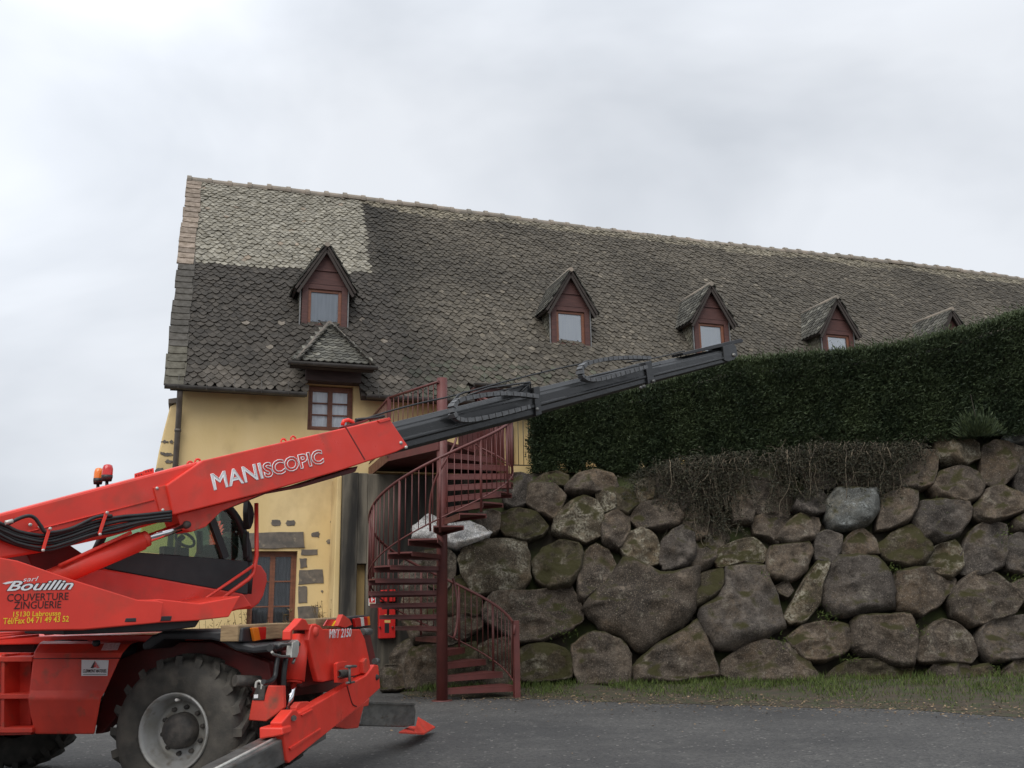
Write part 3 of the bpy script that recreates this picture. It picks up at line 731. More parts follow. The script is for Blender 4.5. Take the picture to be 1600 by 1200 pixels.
p, v = cpoly([(577, 942.5), (586, 942.5), (586, 945.8), (577, 945.8)], .019, .003); MB().prism(p, v).build('yellow_strip', M['paperyellow'], fs)
mb = MB()
for q in ([(580, 933), (582, 933), (582, 940), (580, 940)], [(582.4, 936), (584.5, 936), (584.5, 938), (582.4, 938)]):
    p, v = cpoly(q, .023, .003); mb.prism(p, v)
mb.build('pictogram', M['white'], fs)

# ------------------------------------------------------------------ spiral stair
PC = atZ(690, 1096, 0)[:2] + np.array([0, .08]); RS = 1.22; RISE = .195; STEP = 19.3; TH0 = 17.0
stair = empty('spiral_staircase', (PC[0], PC[1], 0), 'dark red steel spiral staircase rising from the asphalt to the landing', 'staircase')
def SP(r, th, z): a = R_(th); return np.array([PC[0]+r*math.cos(a), PC[1]+r*math.sin(a), z])
NT = 21; LZ = RISE*(NT+1)
MB().lathe((PC[0], PC[1], 0), Z, [(0, 0), (.092, 0), (.092, LZ+1.1), (0, LZ+1.12)], 20).build('pole', M['stair'], stair)
MB().lathe((PC[0], PC[1], 0), Z, [(0, .012), (.17, .012), (.17, 0)], 20).build('base_plate', M['stair'], stair)
def tread_mesh(a0):
    mb = MB(); a1 = a0+STEP*1.18; t_ = .008; n = 5
    zt = 0
    top = [SP(.09, a0+3, zt)] + [SP(RS, a0+(a1-a0)*i/n, zt) for i in range(n+1)] + [SP(.09, a1+8, zt)]
    mb.prism(top, -Z*.025)
    d = SP(RS, a0, 0)-SP(.09, a0+3, 0); d /= np.linalg.norm(d); nr = np.cross(Z, d)
    for A0, B0, h in ((SP(.09, a0+3, zt), SP(RS, a0, zt), .1), (SP(.09, a1+8, zt), SP(RS, a1, zt), .07)):
        mb.prism([A0-Z*.02, B0-Z*.02, B0-Z*h, A0-Z*h], nr*.012 if h == .1 else nr*-.012)
    return mb
for k in range(NT):
    a0 = TH0+STEP*k; mb = tread_mesh(a0); mb.v = [(v[0], v[1], v[2]+RISE*(k+1)) for v in mb.v]
    mb.build('tread', M['stair'], stair)
def hz_(th): return RISE*(1 + (th-TH0)/STEP)
THE = TH0+STEP*NT                                              # where the landing begins
rail = [(SP(RS, th, hz_(th)+1.02)) for th in np.arange(TH0-6, THE+1, 4)]
MB().tube([SP(RS-.02, TH0-8, hz_(TH0)+.82)] + rail, .024, 8).build('handrail', M['stair'], stair)
MB().tube([SP(RS, th, hz_(th)+.06) for th in np.arange(TH0, THE+1, 4)], .014, 6).build('lower_rail', M['stair'], stair)
nb = 0; th = TH0+4
while th < THE:
    post = nb % 6 == 5
    m_ = MB(); r_ = .021 if post else .0085
    m_.tube([SP(RS, th, hz_(th)-(.16 if post else -.06)), SP(RS, th, hz_(th)+1.02)], r_, 8 if post else 6)
    m_.build('post' if post else 'baluster', M['stair'], stair); th += STEP/3.6; nb += 1
q = SP(RS+.03, TH0-4, 0); MB().box(q+Z*.62, H.e*.05, H.w*.05, Z*.62).build('newel_post', M['stair'], stair, .005)
for pth in ([(-.20, .02, 2.74), (-.2, -.06, 2.95), (-.19, -.1, 3.25), (-.09, -.2, 3.6), (.08, -.24, 3.9), (.23, -.16, 4.2), (.28, .0, 4.5)], [(.17, .1, 1.95), (.22, .05, 1.8), (.26, -.02, 1.5), (.25, -.06, 1.2), (.2, -.1, .98)]):
    pp = [np.array([PC[0]+a, PC[1]+b, c]) for a, b, c in pth]; pts = []
    for i in range(len(pp)-1):
        p0, p1, p2, p3 = pp[max(i-1, 0)], pp[i], pp[i+1], pp[min(i+2, len(pp)-1)]
        for f in (0, .33, .66): pts.append(.5*((2*p1)+(p2-p0)*f+(2*p0-5*p1+4*p2-p3)*f*f+(-p0+3*p1-3*p2+p3)*f**3))
    MB().tube(pts+[pp[-1]], .02, 8).build('inner_rail', M['stair'], stair)
# landing to the door and its guard rail
q2 = atZ(608, 619, LZ+1.05)
s3 = fac(577, 700, .03)[0]; s4 = gr+.15
lp = [np.array([PC[0]-.05, PC[1]-.1, LZ]), np.array([q2[0], q2[1], LZ]), HP(s3, .03, LZ), HP(s4, .03, LZ), SP(RS, THE+2, LZ), np.array([PC[0]+.08, PC[1]+.05, LZ])]
mb = MB().prism([p-Z*.005 for p in lp], -Z*.05); mb.build('landing', M['stair'], stair)
mb = MB()
for a, b in ((lp[0], lp[1]), (lp[1], lp[2]), (lp[4], lp[3])): mb.bar(a-Z*.08, b-Z*.08, .02, .2)
mb.build('fascia', M['stair'], stair)
def guard(P, Q, n, first=False, last=True):
    MB().tube([P+Z*1.02, Q+Z*1.02], .024, 8).build('handrail', M['stair'], stair)
    MB().tube([P+Z*.1, Q+Z*.1], .014, 6).build('lower_rail', M['stair'], stair)
    if last: MB().box(Q+Z*.46, H.e*.035, H.w*.035, Z*.56).build('post', M['stair'], stair)
    for i in range(1, n): p = P+(Q-P)*i/n; MB().tube([p+Z*.1, p+Z*1.02], .009, 6).build('baluster', M['stair'], stair)
guard(lp[0], lp[1], 10); guard(lp[1], lp[2], 14, last=False)
guard(lp[4], lp[3], 16)

# ------------------------------------------------------------------ terrace bank, boulder wall
TERR = lambda X: float(np.interp(X, [-1.0, .3, 1.6, 3.2, 5.0, 6.5, 8.2, 10, 15], [3.95, 4.1, 4.12, 4.2, 4.42, 4.56, 4.68, 4.8, 5.1]))
mb = MB(); xs = np.linspace(-.9, 16, 60)
for X in xs:
    top = TERR(X)
    for (Y, z) in ((WALL_Y+.3, -.1), (WALL_Y+.3+BAT*1.3, 1.3), (WALL_Y+.3+BAT*2.7, 2.7), (WALL_Y+.25+BAT*top, top-.15), (WALL_Y+.8+BAT*top, top+.02), (20.2+.33*max(X, -1), top+.1)):
        mb.v.append((X, Y+.12*mnoise.noise(Vector((X, z, 1))), z))
for i in range(len(xs)-1):
    for j in range(5): mb.f.append([i*6+j, (i+1)*6+j, (i+1)*6+j+1, i*6+j+1]); mb.sm.append(True)
tag(mb.build('terrace_bank', M['earth']), kind='structure')

bwall = empty('boulder_wall', (5.0, WALL_Y, 0), 'high dry stacked retaining wall of big rough basalt boulders below the hedge', 'wall')
WN = np.array([0, -1, BAT]); WN = WN/np.linalg.norm(WN); WUP = np.array([0, BAT, 1.0]); WUP /= np.linalg.norm(WUP)
W0 = np.array([0, WALL_Y, 0])
def boulder(poly, m='rock', bulge=None, label=None, push=0.0, flat=None):
    P = [onplane(x, y, W0 - WN*0.05, WN) for x, y in poly]
    uv = np.array([[p[0], (p-W0)@WUP] for p in P])
    # densify and soften the outline, fill towards the neighbours
    pts = []
    n = len(uv)
    for i in range(n):
        p0, p1, p2, p3 = uv[i-1], uv[i], uv[(i+1) % n], uv[(i+2) % n]
        for f in (0, .167, .333, .5, .667, .833):
            cr = .5*((2*p1)+(p2-p0)*f+(2*p0-5*p1+4*p2-p3)*f*f+(-p0+3*p1-3*p2+p3)*f**3); ln_ = p1+(p2-p1)*f
            pts.append(.3*cr+.7*ln_)
    pts = np.array(pts); c = pts.mean(0); size = math.sqrt(np.ptp(pts[:, 0])*np.ptp(pts[:, 1])); pts = c+(pts-c)*(1+.06/max(size, .25))
    bu = bulge if bulge else .27*size+.08
    seed = random.uniform(0, 100); rnd = random.Random(seed)
    planes = [(rnd.uniform(-.65, .65), rnd.uniform(-.5, .75), rnd.uniform(.5, .95)) for _ in range(rnd.choice((4, 5, 6, 7)))]
    if flat: planes = [flat]
    rings = [1.0, .985, .955, .91, .86, .79, .71, .62, .52, .42, .31, .2, .1]
    N_ = len(pts); mb = MB()
    def dep(q, rho):
        d = bu*(max(0, 1-rho**4.2))**.55
        x, y = (q-c)/size
        for gx, gy, k in planes: d = min(d, max(bu*(k + gx*x*1.6 + gy*-y*1.2), bu*.12*(1-rho)))
        nv = mnoise.fractal(Vector((q[0]*2.3, q[1]*2.3, seed)), 1.0, 2.0, 5)
        nv2 = mnoise.noise(Vector((q[0]*1.1/size*.8, q[1]*1.1/size*.8, seed+9)))
        nv3 = abs(mnoise.noise(Vector((q[0]*3.1, q[1]*3.1, seed+3))))
        nv4 = mnoise.noise(Vector((q[0]*9, q[1]*9, seed+5)))
        return d + (.1*nv - .13*nv3 + .1*size*nv2 + .016*nv4)*min(1, (1-rho)*4+.12)
    def W(q, d): return W0 + np.array([q[0], 0, 0]) + WUP*q[1] + WN*(d+push)
    sp = []
    jit = [1+.05*mnoise.noise(Vector((math.cos(2*math.pi*i/N_)*3, math.sin(2*math.pi*i/N_)*3, seed)))+.03*mnoise.noise(Vector((math.cos(2*math.pi*i/N_)*9, math.sin(2*math.pi*i/N_)*9, seed))) for i in range(N_)]
    pts = np.array([c+(p-c)*j for p, j in zip(pts, jit)])
    back = []
    for sc_, d in ((.45, -.62), (.8, -.45), (.97, -.2)):
        back.append([W(c+(p-c)*sc_, d) for p in pts])
    R = back + [[W(c+(p-c)*r, dep(c+(p-c)*r, r)) for p in pts] for r in rings]
    for rg in R: mb.v += [tuple(v) for v in rg]
    for i in range(len(R)-1):
        for k in range(N_): mb.f.append([i*N_+k, i*N_+(k+1) % N_, (i+1)*N_+(k+1) % N_, (i+1)*N_+k]); mb.sm.append(True)
    mb.v.append(tuple(W(c, dep(c, 0)))); q = len(mb.v)-1; o = (len(R)-1)*N_
    for k in range(N_): mb.f.append([o+k, o+(k+1) % N_, q]); mb.sm.append(True)
    mb.f.append(list(range(N_))[::-1]); mb.sm.append(False)
    return mb.build('boulder', M[m], bwall, label=label)
def zA(s, **k): boulder([(650+a/2.5, 640+b/2.5) for a, b in s], **k)
def zB(s, **k): boulder([(1080+a/2.5, 640+b/2.5) for a, b in s], **k)
def zF(s, **k): boulder([(560+a/4.615, 850+b/4.615) for a, b in s], **k)
LI, MO, GR = 'rocklichen', 'rockmoss', 'rockgrey'
zA([(-5, 470), (60, 425), (130, 470), (205, 448), (290, 490), (255, 515), (160, 545), (60, 530), (-5, 515)], m='rockwhite', label='white lime splashed boulder behind the stair', push=.1)
zA([(350, 290), (375, 255), (440, 262), (460, 300), (430, 370), (390, 392), (345, 372), (340, 320)], m=GR)
zA([(455, 285), (500, 256), (545, 248), (590, 262), (588, 300), (530, 303), (465, 296)], m=MO)
zA([(588, 300), (630, 260), (700, 240), (765, 255), (785, 300), (700, 328), (620, 335), (585, 322)])
zA([(440, 300), (485, 290), (545, 302), (585, 345), (570, 390), (540, 430), (480, 410), (433, 372)])
zA([(555, 410), (600, 368), (650, 345), (705, 365), (728, 405), (722, 490), (662, 522), (580, 503), (532, 480), (538, 440)], m=LI, label='pale lichen crusted boulder')
zA([(705, 335), (745, 320), (782, 352), (777, 392), (740, 402), (712, 380)], m=LI)
zA([(745, 328), (800, 312), (860, 330), (872, 370), (825, 412), (780, 392)], m=MO, label='moss topped boulder')
zA([(858, 300), (900, 273), (927, 318), (922, 352), (882, 378), (860, 348)], m=LI)
zA([(842, 420), (880, 373), (950, 358), (1012, 373), (1042, 420), (1022, 452), (950, 473), (868, 467)])
zA([(735, 420), (790, 398), (832, 430), (828, 490), (790, 548), (742, 533), (722, 490)])
zA([(328, 410), (400, 392), (470, 408), (513, 460), (492, 492), (420, 515), (350, 492), (322, 450)], m=MO)
zA([(225, 420), (290, 398), (327, 410), (322, 470), (290, 492), (236, 450)])
zA([(165, 590), (188, 543), (250, 518), (340, 512), (422, 518), (443, 580), (443, 672), (402, 718), (330, 723), (228, 722), (187, 652)], m=LI, label='broad boulder patched with moss and lichen')
zA([(455, 600), (498, 548), (560, 517), (632, 528), (655, 570), (640, 640), (602, 692), (520, 703), (467, 672)], m=MO)
zA([(632, 610), (662, 558), (700, 532), (752, 558), (778, 612), (742, 682), (660, 753), (634, 742), (628, 680)])
zA([(792, 540), (830, 488), (880, 468), (932, 500), (953, 560), (942, 602), (900, 613), (838, 592)], m=LI)
zA([(957, 520), (1000, 478), (1042, 458), (1083, 490), (1088, 582), (1042, 622), (968, 628), (952, 592)], m=GR)
zA([(652, 782), (688, 718), (760, 648), (808, 588), (842, 583), (950, 643), (1000, 640), (1102, 618), (1098, 702), (1082, 792), (1032, 853), (950, 903), (880, 948), (800, 893), (738, 872), (678, 822)], label='largest boulder with a broad flat face', bulge=.36, flat=(.1, .25, .85))
zA([(262, 782), (300, 720), (440, 715), (520, 703), (602, 698), (643, 768), (643, 832), (572, 883), (480, 908), (400, 912), (300, 853), (262, 822)], m='rock')
zA([(612, 922), (670, 877), (730, 877), (802, 908), (838, 960), (833, 1062), (760, 1075), (640, 1075), (612, 1002)])
zA([(842, 1012), (880, 968), (960, 907), (1050, 858), (1090, 828), (1130, 898), (1172, 1000), (1178, 1042), (1080, 1060), (980, 1075), (858, 1065)])
zA([(388, 962), (430, 928), (500, 918), (572, 933), (603, 970), (603, 1042), (520, 1065), (420, 1065), (388, 1022)], m=MO)
zA([(135, 762), (200, 738), (255, 750), (258, 850), (200, 882), (128, 862)])
zA([(40, 560), (120, 552), (155, 580), (152, 662), (120, 702), (50, 692)])
zF([(322, 900), (378, 768), (460, 738), (580, 738), (590, 1062), (450, 1068), (348, 1042)], m='rock', push=-.05)
zF([(226, 812), (278, 738), (360, 687), (402, 740), (352, 832), (312, 893), (238, 862)], push=-.1)
zF([(150, 922), (208, 877), (282, 877), (333, 930), (352, 1022), (282, 1048), (168, 1048)], push=-.05)
zF([(300, 520), (328, 388), (560, 378), (580, 600), (562, 702), (480, 724), (400, 722), (348, 612)], m='rock', push=-.1, flat=(.2, .3, .8))
zF([(600, 575), (740, 538), (803, 600), (793, 672), (700, 725), (600, 735)])
zF([(600, 760), (720, 735), (850, 720), (860, 860), (760, 1050), (600, 1060)], m=MO)
zF([(850, 760), (960, 700), (1090, 690), (1100, 860), (1090, 1040), (900, 1050), (790, 1040)], m='rock')
zF([(640, 320), (700, 250), (800, 230), (880, 330), (880, 520), (780, 530), (640, 520)], m=MO)
zF([(300, 150), (420, 60), (560, 40), (600, 200), (590, 360), (400, 370), (310, 330)], m=GR, push=-.15)
zB([(130, 620), (200, 603), (283, 620), (303, 670), (333, 730), (362, 852), (280, 893), (170, 935), (88, 932), (38, 842), (28, 780), (90, 740), (125, 690)], m=GR, label='tall boulder with a split grey face', flat=(-.3, .15, .8), bulge=.34)
zB([(-5, 700), (40, 645), (118, 628), (122, 690), (88, 738), (20, 772)], m=MO)
zB([(93, 592), (108, 550), (170, 518), (240, 503), (288, 550), (272, 598), (200, 602), (118, 618)], m=LI)
zB([(157, 300), (190, 293), (218, 340), (243, 402), (233, 442), (163, 442), (157, 370)], label='narrow upright boulder framed by creeper')
zB([(297, 560), (320, 538), (450, 523), (468, 560), (443, 642), (390, 672), (328, 663), (292, 642)], flat=(.1, .1, .75))
zB([(327, 510), (380, 438), (420, 413), (492, 428), (498, 470), (472, 512), (400, 533)])
zB([(397, 390), (420, 328), (480, 308), (528, 350), (513, 402), (460, 418)], m=GR)
zB([(527, 360), (560, 313), (640, 313), (718, 320), (722, 402), (688, 453), (620, 473), (548, 473), (527, 430)], m='rockblue', label='pale blue grey boulder', flat=(.2, .1, .7))
zB([(725, 470), (738, 348), (800, 318), (873, 330), (873, 402), (832, 453), (770, 468)])
zB([(477, 500), (520, 478), (582, 500), (578, 562), (540, 608), (483, 587)], m=GR)
zB([(578, 540), (620, 488), (660, 468), (713, 510), (728, 562), (660, 578), (598, 573)])
zB([(722, 540), (780, 488), (850, 458), (923, 530), (933, 562), (902, 613), (850, 623), (758, 593)], m=MO)
zB([(497, 700), (518, 640), (568, 578), (640, 573), (720, 583), (763, 640), (790, 720), (785, 783), (700, 793), (620, 808), (558, 813), (507, 772)], m=GR, label='big rounded grey boulder with a flat front', flat=(.12, .1, .72), bulge=.34)
zB([(790, 690), (800, 637), (880, 623), (960, 627), (1023, 668), (1003, 722), (952, 773), (890, 813), (808, 793), (788, 752)])
zB([(357, 812), (398, 738), (440, 658), (488, 598), (533, 608), (503, 692), (493, 772), (440, 833), (388, 838)], m=LI)
zB([(332, 692), (370, 678), (393, 710), (372, 733), (342, 718)])
zB([(372, 892), (430, 848), (520, 833), (602, 848), (618, 902), (593, 953), (520, 988), (440, 983), (388, 932)])
zB([(117, 992), (180, 938), (280, 903), (362, 918), (443, 970), (483, 1042), (470, 1072), (200, 1078), (128, 1040)])
zB([(617, 902), (622, 830), (660, 808), (760, 803), (843, 803), (873, 860), (873, 932), (858, 1003), (780, 998), (660, 963), (622, 942)], flat=(-.1, .0, .7), m='rock')
zB([(527, 1042), (600, 988), (700, 978), (800, 988), (853, 1010), (845, 1055), (700, 1075), (560, 1078)], m=MO)
zB([(862, 962), (900, 868), (970, 823), (1043, 848), (1093, 900), (1113, 962), (1080, 990), (980, 992), (890, 990)])
zB([(997, 740), (1038, 678), (1100, 637), (1182, 648), (1253, 700), (1293, 740), (1243, 803), (1160, 833), (1088, 853), (1017, 802)], label='broad brown boulder near the right edge')
zB([(1107, 900), (1128, 848), (1200, 817), (1330, 807), (1345, 960), (1222, 984), (1158, 988), (1117, 932)], m=GR)
zB([(917, 1042), (958, 988), (1040, 983), (1083, 1010), (1093, 1075), (1000, 1090), (928, 1078)])
zB([(1197, 1042), (1250, 988), (1330, 975), (1350, 1090), (1208, 1092)])
zB([(1092, 1012), (1150, 998), (1193, 1040), (1183, 1085), (1102, 1082)], m=MO)
zB([(912, 602), (948, 538), (1020, 518), (1050, 560), (1050, 622), (1008, 663), (928, 633)], m=LI)
zB([(1040, 582), (1078, 488), (1140, 443), (1222, 458), (1223, 562), (1203, 623), (1120, 653), (1048, 642)], m=GR)
zB([(1213, 562), (1238, 498), (1310, 485), (1350, 560), (1330, 655), (1228, 623)], m=GR)
zB([(857, 432), (888, 368), (960, 358), (1072, 370), (1083, 422), (1042, 493), (960, 523), (888, 523), (867, 492)], m=GR, flat=(-.2, .1, .75))
zB([(1083, 402), (1138, 328), (1190, 298), (1253, 330), (1310, 370), (1305, 402), (1240, 423), (1170, 448), (1108, 438)])
zB([(927, 312), (968, 248), (1040, 228), (1113, 250), (1133, 312), (1112, 353), (1060, 373), (958, 348)])
zB([(797, 292), (838, 208), (900, 168), (953, 170), (953, 242), (932, 302), (880, 323), (818, 318)])
zB([(942, 142), (978, 92), (1050, 98), (1113, 140), (1118, 192), (1050, 223), (968, 202)], m=LI)
zB([(1132, 262), (1132, 150), (1180, 128), (1293, 150), (1285, 185), (1252, 262), (1200, 313), (1138, 292)])
zB([(1247, 255), (1285, 190), (1345, 170), (1370, 340), (1300, 355), (1258, 305)], m=GR)
zB([(1217, 112), (1250, 88), (1330, 83), (1345, 135), (1240, 133)], m='rockblue')
zB([(1257, 432), (1310, 405), (1350, 430), (1330, 485), (1268, 473)])
zB([(1240, 690), (1300, 662), (1360, 690), (1350, 790), (1290, 760)])
zB([(237, 422), (330, 398), (388, 430), (338, 522), (298, 502), (248, 482)], push=-.1)
zB([(337, 232), (380, 188), (423, 210), (412, 262), (348, 263)], m='rock')
zB([(-130, 250), (-60, 215), (10, 250), (25, 340), (-40, 400), (-120, 370)], push=-.1, m=GR)
zB([(20, 240), (90, 225), (155, 270), (150, 360), (80, 400), (25, 350)], push=-.12)
zB([(-70, 420), (0, 380), (70, 410), (60, 490), (-20, 520)], push=-.1)
zB([(0, 480), (90, 440), (150, 500), (90, 600), (10, 640), (-20, 560)], push=-.15)
zB([(240, 260), (340, 270), (400, 320), (380, 420), (260, 400), (220, 330)], push=-.2)
zB([(425, 235), (500, 200), (560, 225), (560, 300), (480, 315)], push=-.1, m=GR)
zB([(565, 215), (640, 190), (690, 220), (690, 300), (600, 312)], push=-.1)
zB([(695, 225), (760, 200), (805, 240), (790, 315), (710, 312)], push=-.08, m=GR)
zB([(1, 790), (35, 840), (85, 940), (70, 990), (20, 900)], push=-.1)
for px, py, a, b in [(1665, 1040, 40, 30), (1655, 985, 34, 24), (1680, 930, 40, 30), (1665, 870, 38, 28), (1660, 800, 36, 30), (1665, 735, 38, 30), (1740, 1030, 40, 38), (1750, 950, 40, 36), (1745, 870, 40, 36), (1740, 790, 38, 38), (1740, 715, 40, 30)]:
    boulder([(px+a*math.cos(q)*random.uniform(.85, 1.1), py+b*math.sin(q)*random.uniform(.85, 1.1)) for q in np.linspace(0, 2*math.pi, 8)[:-1]], m=random.choice(['rock', GR, LI]))

# moss and weeds in the joints
P, A2, L2 = [], [], []
for (px, py, a, b, n) in [(565*0+1290, 965, 18, 14, 160), (1400, 892, 20, 10, 150), (880, 990, 20, 10, 120), (1325, 1030, 12, 8, 90), (735, 815, 9, 9, 90), (1590, 905, 18, 10, 120), (1440, 985, 12, 12, 90), (1570, 832, 8, 10, 80), (860, 752, 12, 8, 90), (880, 955, 10, 8, 60), (1470, 790, 14, 10, 90), (1220, 1003, 16, 10, 100), (1560, 1045, 12, 14, 90), (820, 940, 10, 10, 60), (1195, 900, 8, 10, 60), (740, 1030, 20, 14, 110)]:
    for _ in range(n//2):
        p = onplane(px+random.gauss(0, a*.6), py+random.gauss(0, b*.6), W0+WN*random.uniform(.0, .22), WN); P.append(p); A2.append((random.gauss(0, .6), random.gauss(-.5, .3), random.gauss(.5, .5))); L2.append(random.uniform(.04, .1))
tag(leaf_object('wall_weeds', np.array(P), np.array(A2), .014, np.array(L2), M['grass']), 'green weeds and grass tufts growing in the joints of the boulder wall', 'weeds', kind='stuff')

# ------------------------------------------------------------------ hedge
hst = [(834, 640, 735, 18.35), (900, 628, 737, 18.4), (1000, 612, 738, 18.4), (1090, 588, 732, 18.4), (1160, 566, 722, 18.4), (1290, 556, 704, 18.35), (1390, 547, 694, 18.3), (1450, 537, 690, 18.25), (1520, 522, 684, 18.2), (1600, 500, 678, 18.1), (1700, 478, 670, 18.0), (1850, 440, 660, 17.9)]
HX, HT, HB, HY = [], [], [], []
for x, yt, yb, Y in hst:
    a, b = atY(x, yt, Y+.15), atY(x, yb, Y); HX.append(b[0]); HT.append(a[2]); HB.append(b[2]); HY.append(Y)
hT = lambda X: np.interp(X, HX, HT); hB = lambda X: np.interp(X, HX, HB); hY = lambda X: np.interp(X, HX, HY)
hedge = empty('conifer_hedge', (HX[0]+4, 18.8, float(hB(HX[0]+4))), 'long dark clipped conifer hedge standing on top of the boulder wall', 'hedge')
GAPX = [(atY(926, 725, 18.4)[0], .3), (atY(1012, 727, 18.4)[0], .16), (atY(1075, 715, 18.4)[0], .3), (atY(880, 735, 18.4)[0], .15)]
def hgap(X): return max(max(0, 1-abs(X-g)/w_) for g, w_ in GAPX)
mb = MB(); xs = np.linspace(HX[0]+.2, HX[-1], 110)
for X in xs:
    y, t, b = hY(X), hT(X), hB(X)+.12 + .35*hgap(X)
    for (yy, z) in ((y+.25, b), (y+.22, t-.25), (y+.55, t-.14), (y+1.0, t-.25), (y+1.05, b)): mb.v.append((X, yy, z))
for i in range(len(xs)-1):
    for j in range(5): mb.f.append([i*5+j, i*5+(j+1) % 5, (i+1)*5+(j+1) % 5, (i+1)*5+j]); mb.sm.append(False)
mb.f.append([0, 1, 2, 3, 4]); mb.sm.append(False)
mb.build('light_block_core', M['hedgecore'], hedge)  # solid dark core added inside the foliage to block light
mb = MB()
for X in np.arange(HX[0]+.3, HX[-1], .75):
    MB().tube([np.array([X+random.gauss(0, .1), hY(X)+.6, hB(X)-.35]), np.array([X, hY(X)+.6, hB(X)+.8])], .05, 7).build('trunk', M['hedgecore'], hedge)
n = 175000
X = RNG.uniform(HX[0], HX[-1], n); u = RNG.random(n); top = hT(X); bot = hB(X)-.02; y0 = hY(X)
wob = np.array([.10*mnoise.noise(Vector((x*1.3, v*3, 3))) + .06*mnoise.noise(Vector((x*4, v*9, 8))) for x, v in zip(X, u)])
isT = RNG.random(n) < .25; isL = (~isT) & (RNG.random(n) < .03)
Zp = bot + (top-bot)*u; Yp = y0 - wob + np.abs(RNG.normal(0, .085, n)) - .03
rnd_edge = np.clip((Zp-top+.18)/.18, 0, 1); Yp += .1*rnd_edge**2
Zp = np.where(isT, top + wob*.9 + RNG.normal(0, .035, n) + (RNG.random(n) < .06)*RNG.random(n)**2*.24, Zp); Yp = np.where(isT, y0 + RNG.random(n)*1.2, Yp)
X = np.where(isL, HX[0] + wob*2 + np.abs(RNG.normal(0, .07, n)), X); Yp = np.where(isL, y0 + RNG.random(n)*1.2, Yp)
keep = np.ones(n, bool)
gapn = np.array([mnoise.noise(Vector((x*1.7, v*2.0, 21))) for x, v in zip(X, u)])
hg = np.array([hgap(x) for x in X]); keep &= (u > .2*hg**.5*(.55+.8*np.abs(gapn))) | isT | (RNG.random(n) < .3)
Zp = np.where(isL, hB(X)+(hT(X)-hB(X))*u, Zp); Yp = np.where(isL, hY(X) + RNG.random(n)*1.2, Yp)
P = np.stack([X, Yp, Zp], 1)[keep]; m_ = len(P); tt = isT[keep]
Ax = np.stack([RNG.normal(0, .7, m_), RNG.normal(-.75, .4, m_), RNG.normal(.45, .5, m_)], 1); Ax[tt] = np.stack([RNG.normal(0, .5, tt.sum()), RNG.normal(-.1, .5, tt.sum()), np.ones(tt.sum())], 1)
lf = np.array([mnoise.noise(Vector((p[0]*1.6, p[2]*.9, 31))) for p in P]); rr = np.clip(RNG.random(m_)*.65 + .45*lf + .3*tt + .25*(RNG.random(m_) < .04), 0, 1)
leaf_object('foliage', P, Ax, RNG.uniform(.012, .03, m_), RNG.uniform(.05, .12, m_), M['hedge'], hedge, rnd=rr)

# small bush on the top of the wall
bc = atY(1518, 676, 18.2)
bush = empty('tufted_shrub', tuple(bc), 'small tufted evergreen shrub with a bare shoot on top of the boulder wall', 'shrub')
n = 1500; dr_ = RNG.normal(size=(n, 3)); dr_[:, 2] = np.abs(dr_[:, 2])*.8; dr_ /= np.linalg.norm(dr_, axis=1, keepdims=True)
P = bc + dr_*np.array([.42, .36, .5])*RNG.random((n, 1))**.6*(1+.5*RNG.random((n, 1)))*.8 + np.array([0, -.25, -.12]); leaf_object('foliage', P, dr_+np.array([0, 0, .6]), .018, RNG.uniform(.08, .16, n), M['hedge'], bush)
MB().tube([bc+np.array([0, -.3, 0]), bc+np.array([-.05, -.32, .35]), bc+np.array([-.07, -.3, .72])], [.012, .009, .004], 5).build('stem', M['twig'], bush)

# ------------------------------------------------------------------ creeper hanging over the boulders
cpoly_ = [(985, 745), (1060, 712), (1200, 700), (1285, 690), (1400, 690), (1450, 680), (1445, 720), (1400, 770), (1330, 768), (1250, 765), (1215, 800), (1150, 830), (1122, 880), (1092, 905), (1066, 850), (1060, 790), (1000, 752)]
def inside(x, y, poly):
    r = False
    for (a, b), (c, d) in zip(poly, poly[1:]+poly[:1]):
        if (b > y) != (d > y) and x < (c-a)*(y-b)/(d-b)+a: r = not r
    return r
cr_ = empty('dry_creeper', tuple(onplane(1250, 720, W0+WN*.3, WN)), 'tangled mass of dry brown creeper hanging over the top of the boulder wall', 'creeper')
mb = MB(); LP, LA = [], []
def strand(p, d, n, step, grav, r0, leafy):
    pts = [p]
    for k in range(n):
        d = d + np.array([random.gauss(0, .28), random.gauss(-.02, .12), random.gauss(-grav, .18)]); d[1] *= .6; d /= np.linalg.norm(d); p = p + d*step
        pts.append(p)
        if random.random() < leafy:
            for _ in range(random.randint(1, 5)): LP.append(p+np.array([random.gauss(0, .035), random.gauss(-.02, .03), random.gauss(0, .035)])); LA.append((random.gauss(0, 1), random.gauss(-.3, .6), random.gauss(-.3, .8)))
    mb.tube(pts, [r0*(1-.6*k/n) for k in range(n+1)], 4, cap=False); return pts
def top_y(x): return np.interp(x, [985, 1060, 1200, 1285, 1400, 1450], [742, 718, 706, 694, 696, 690])
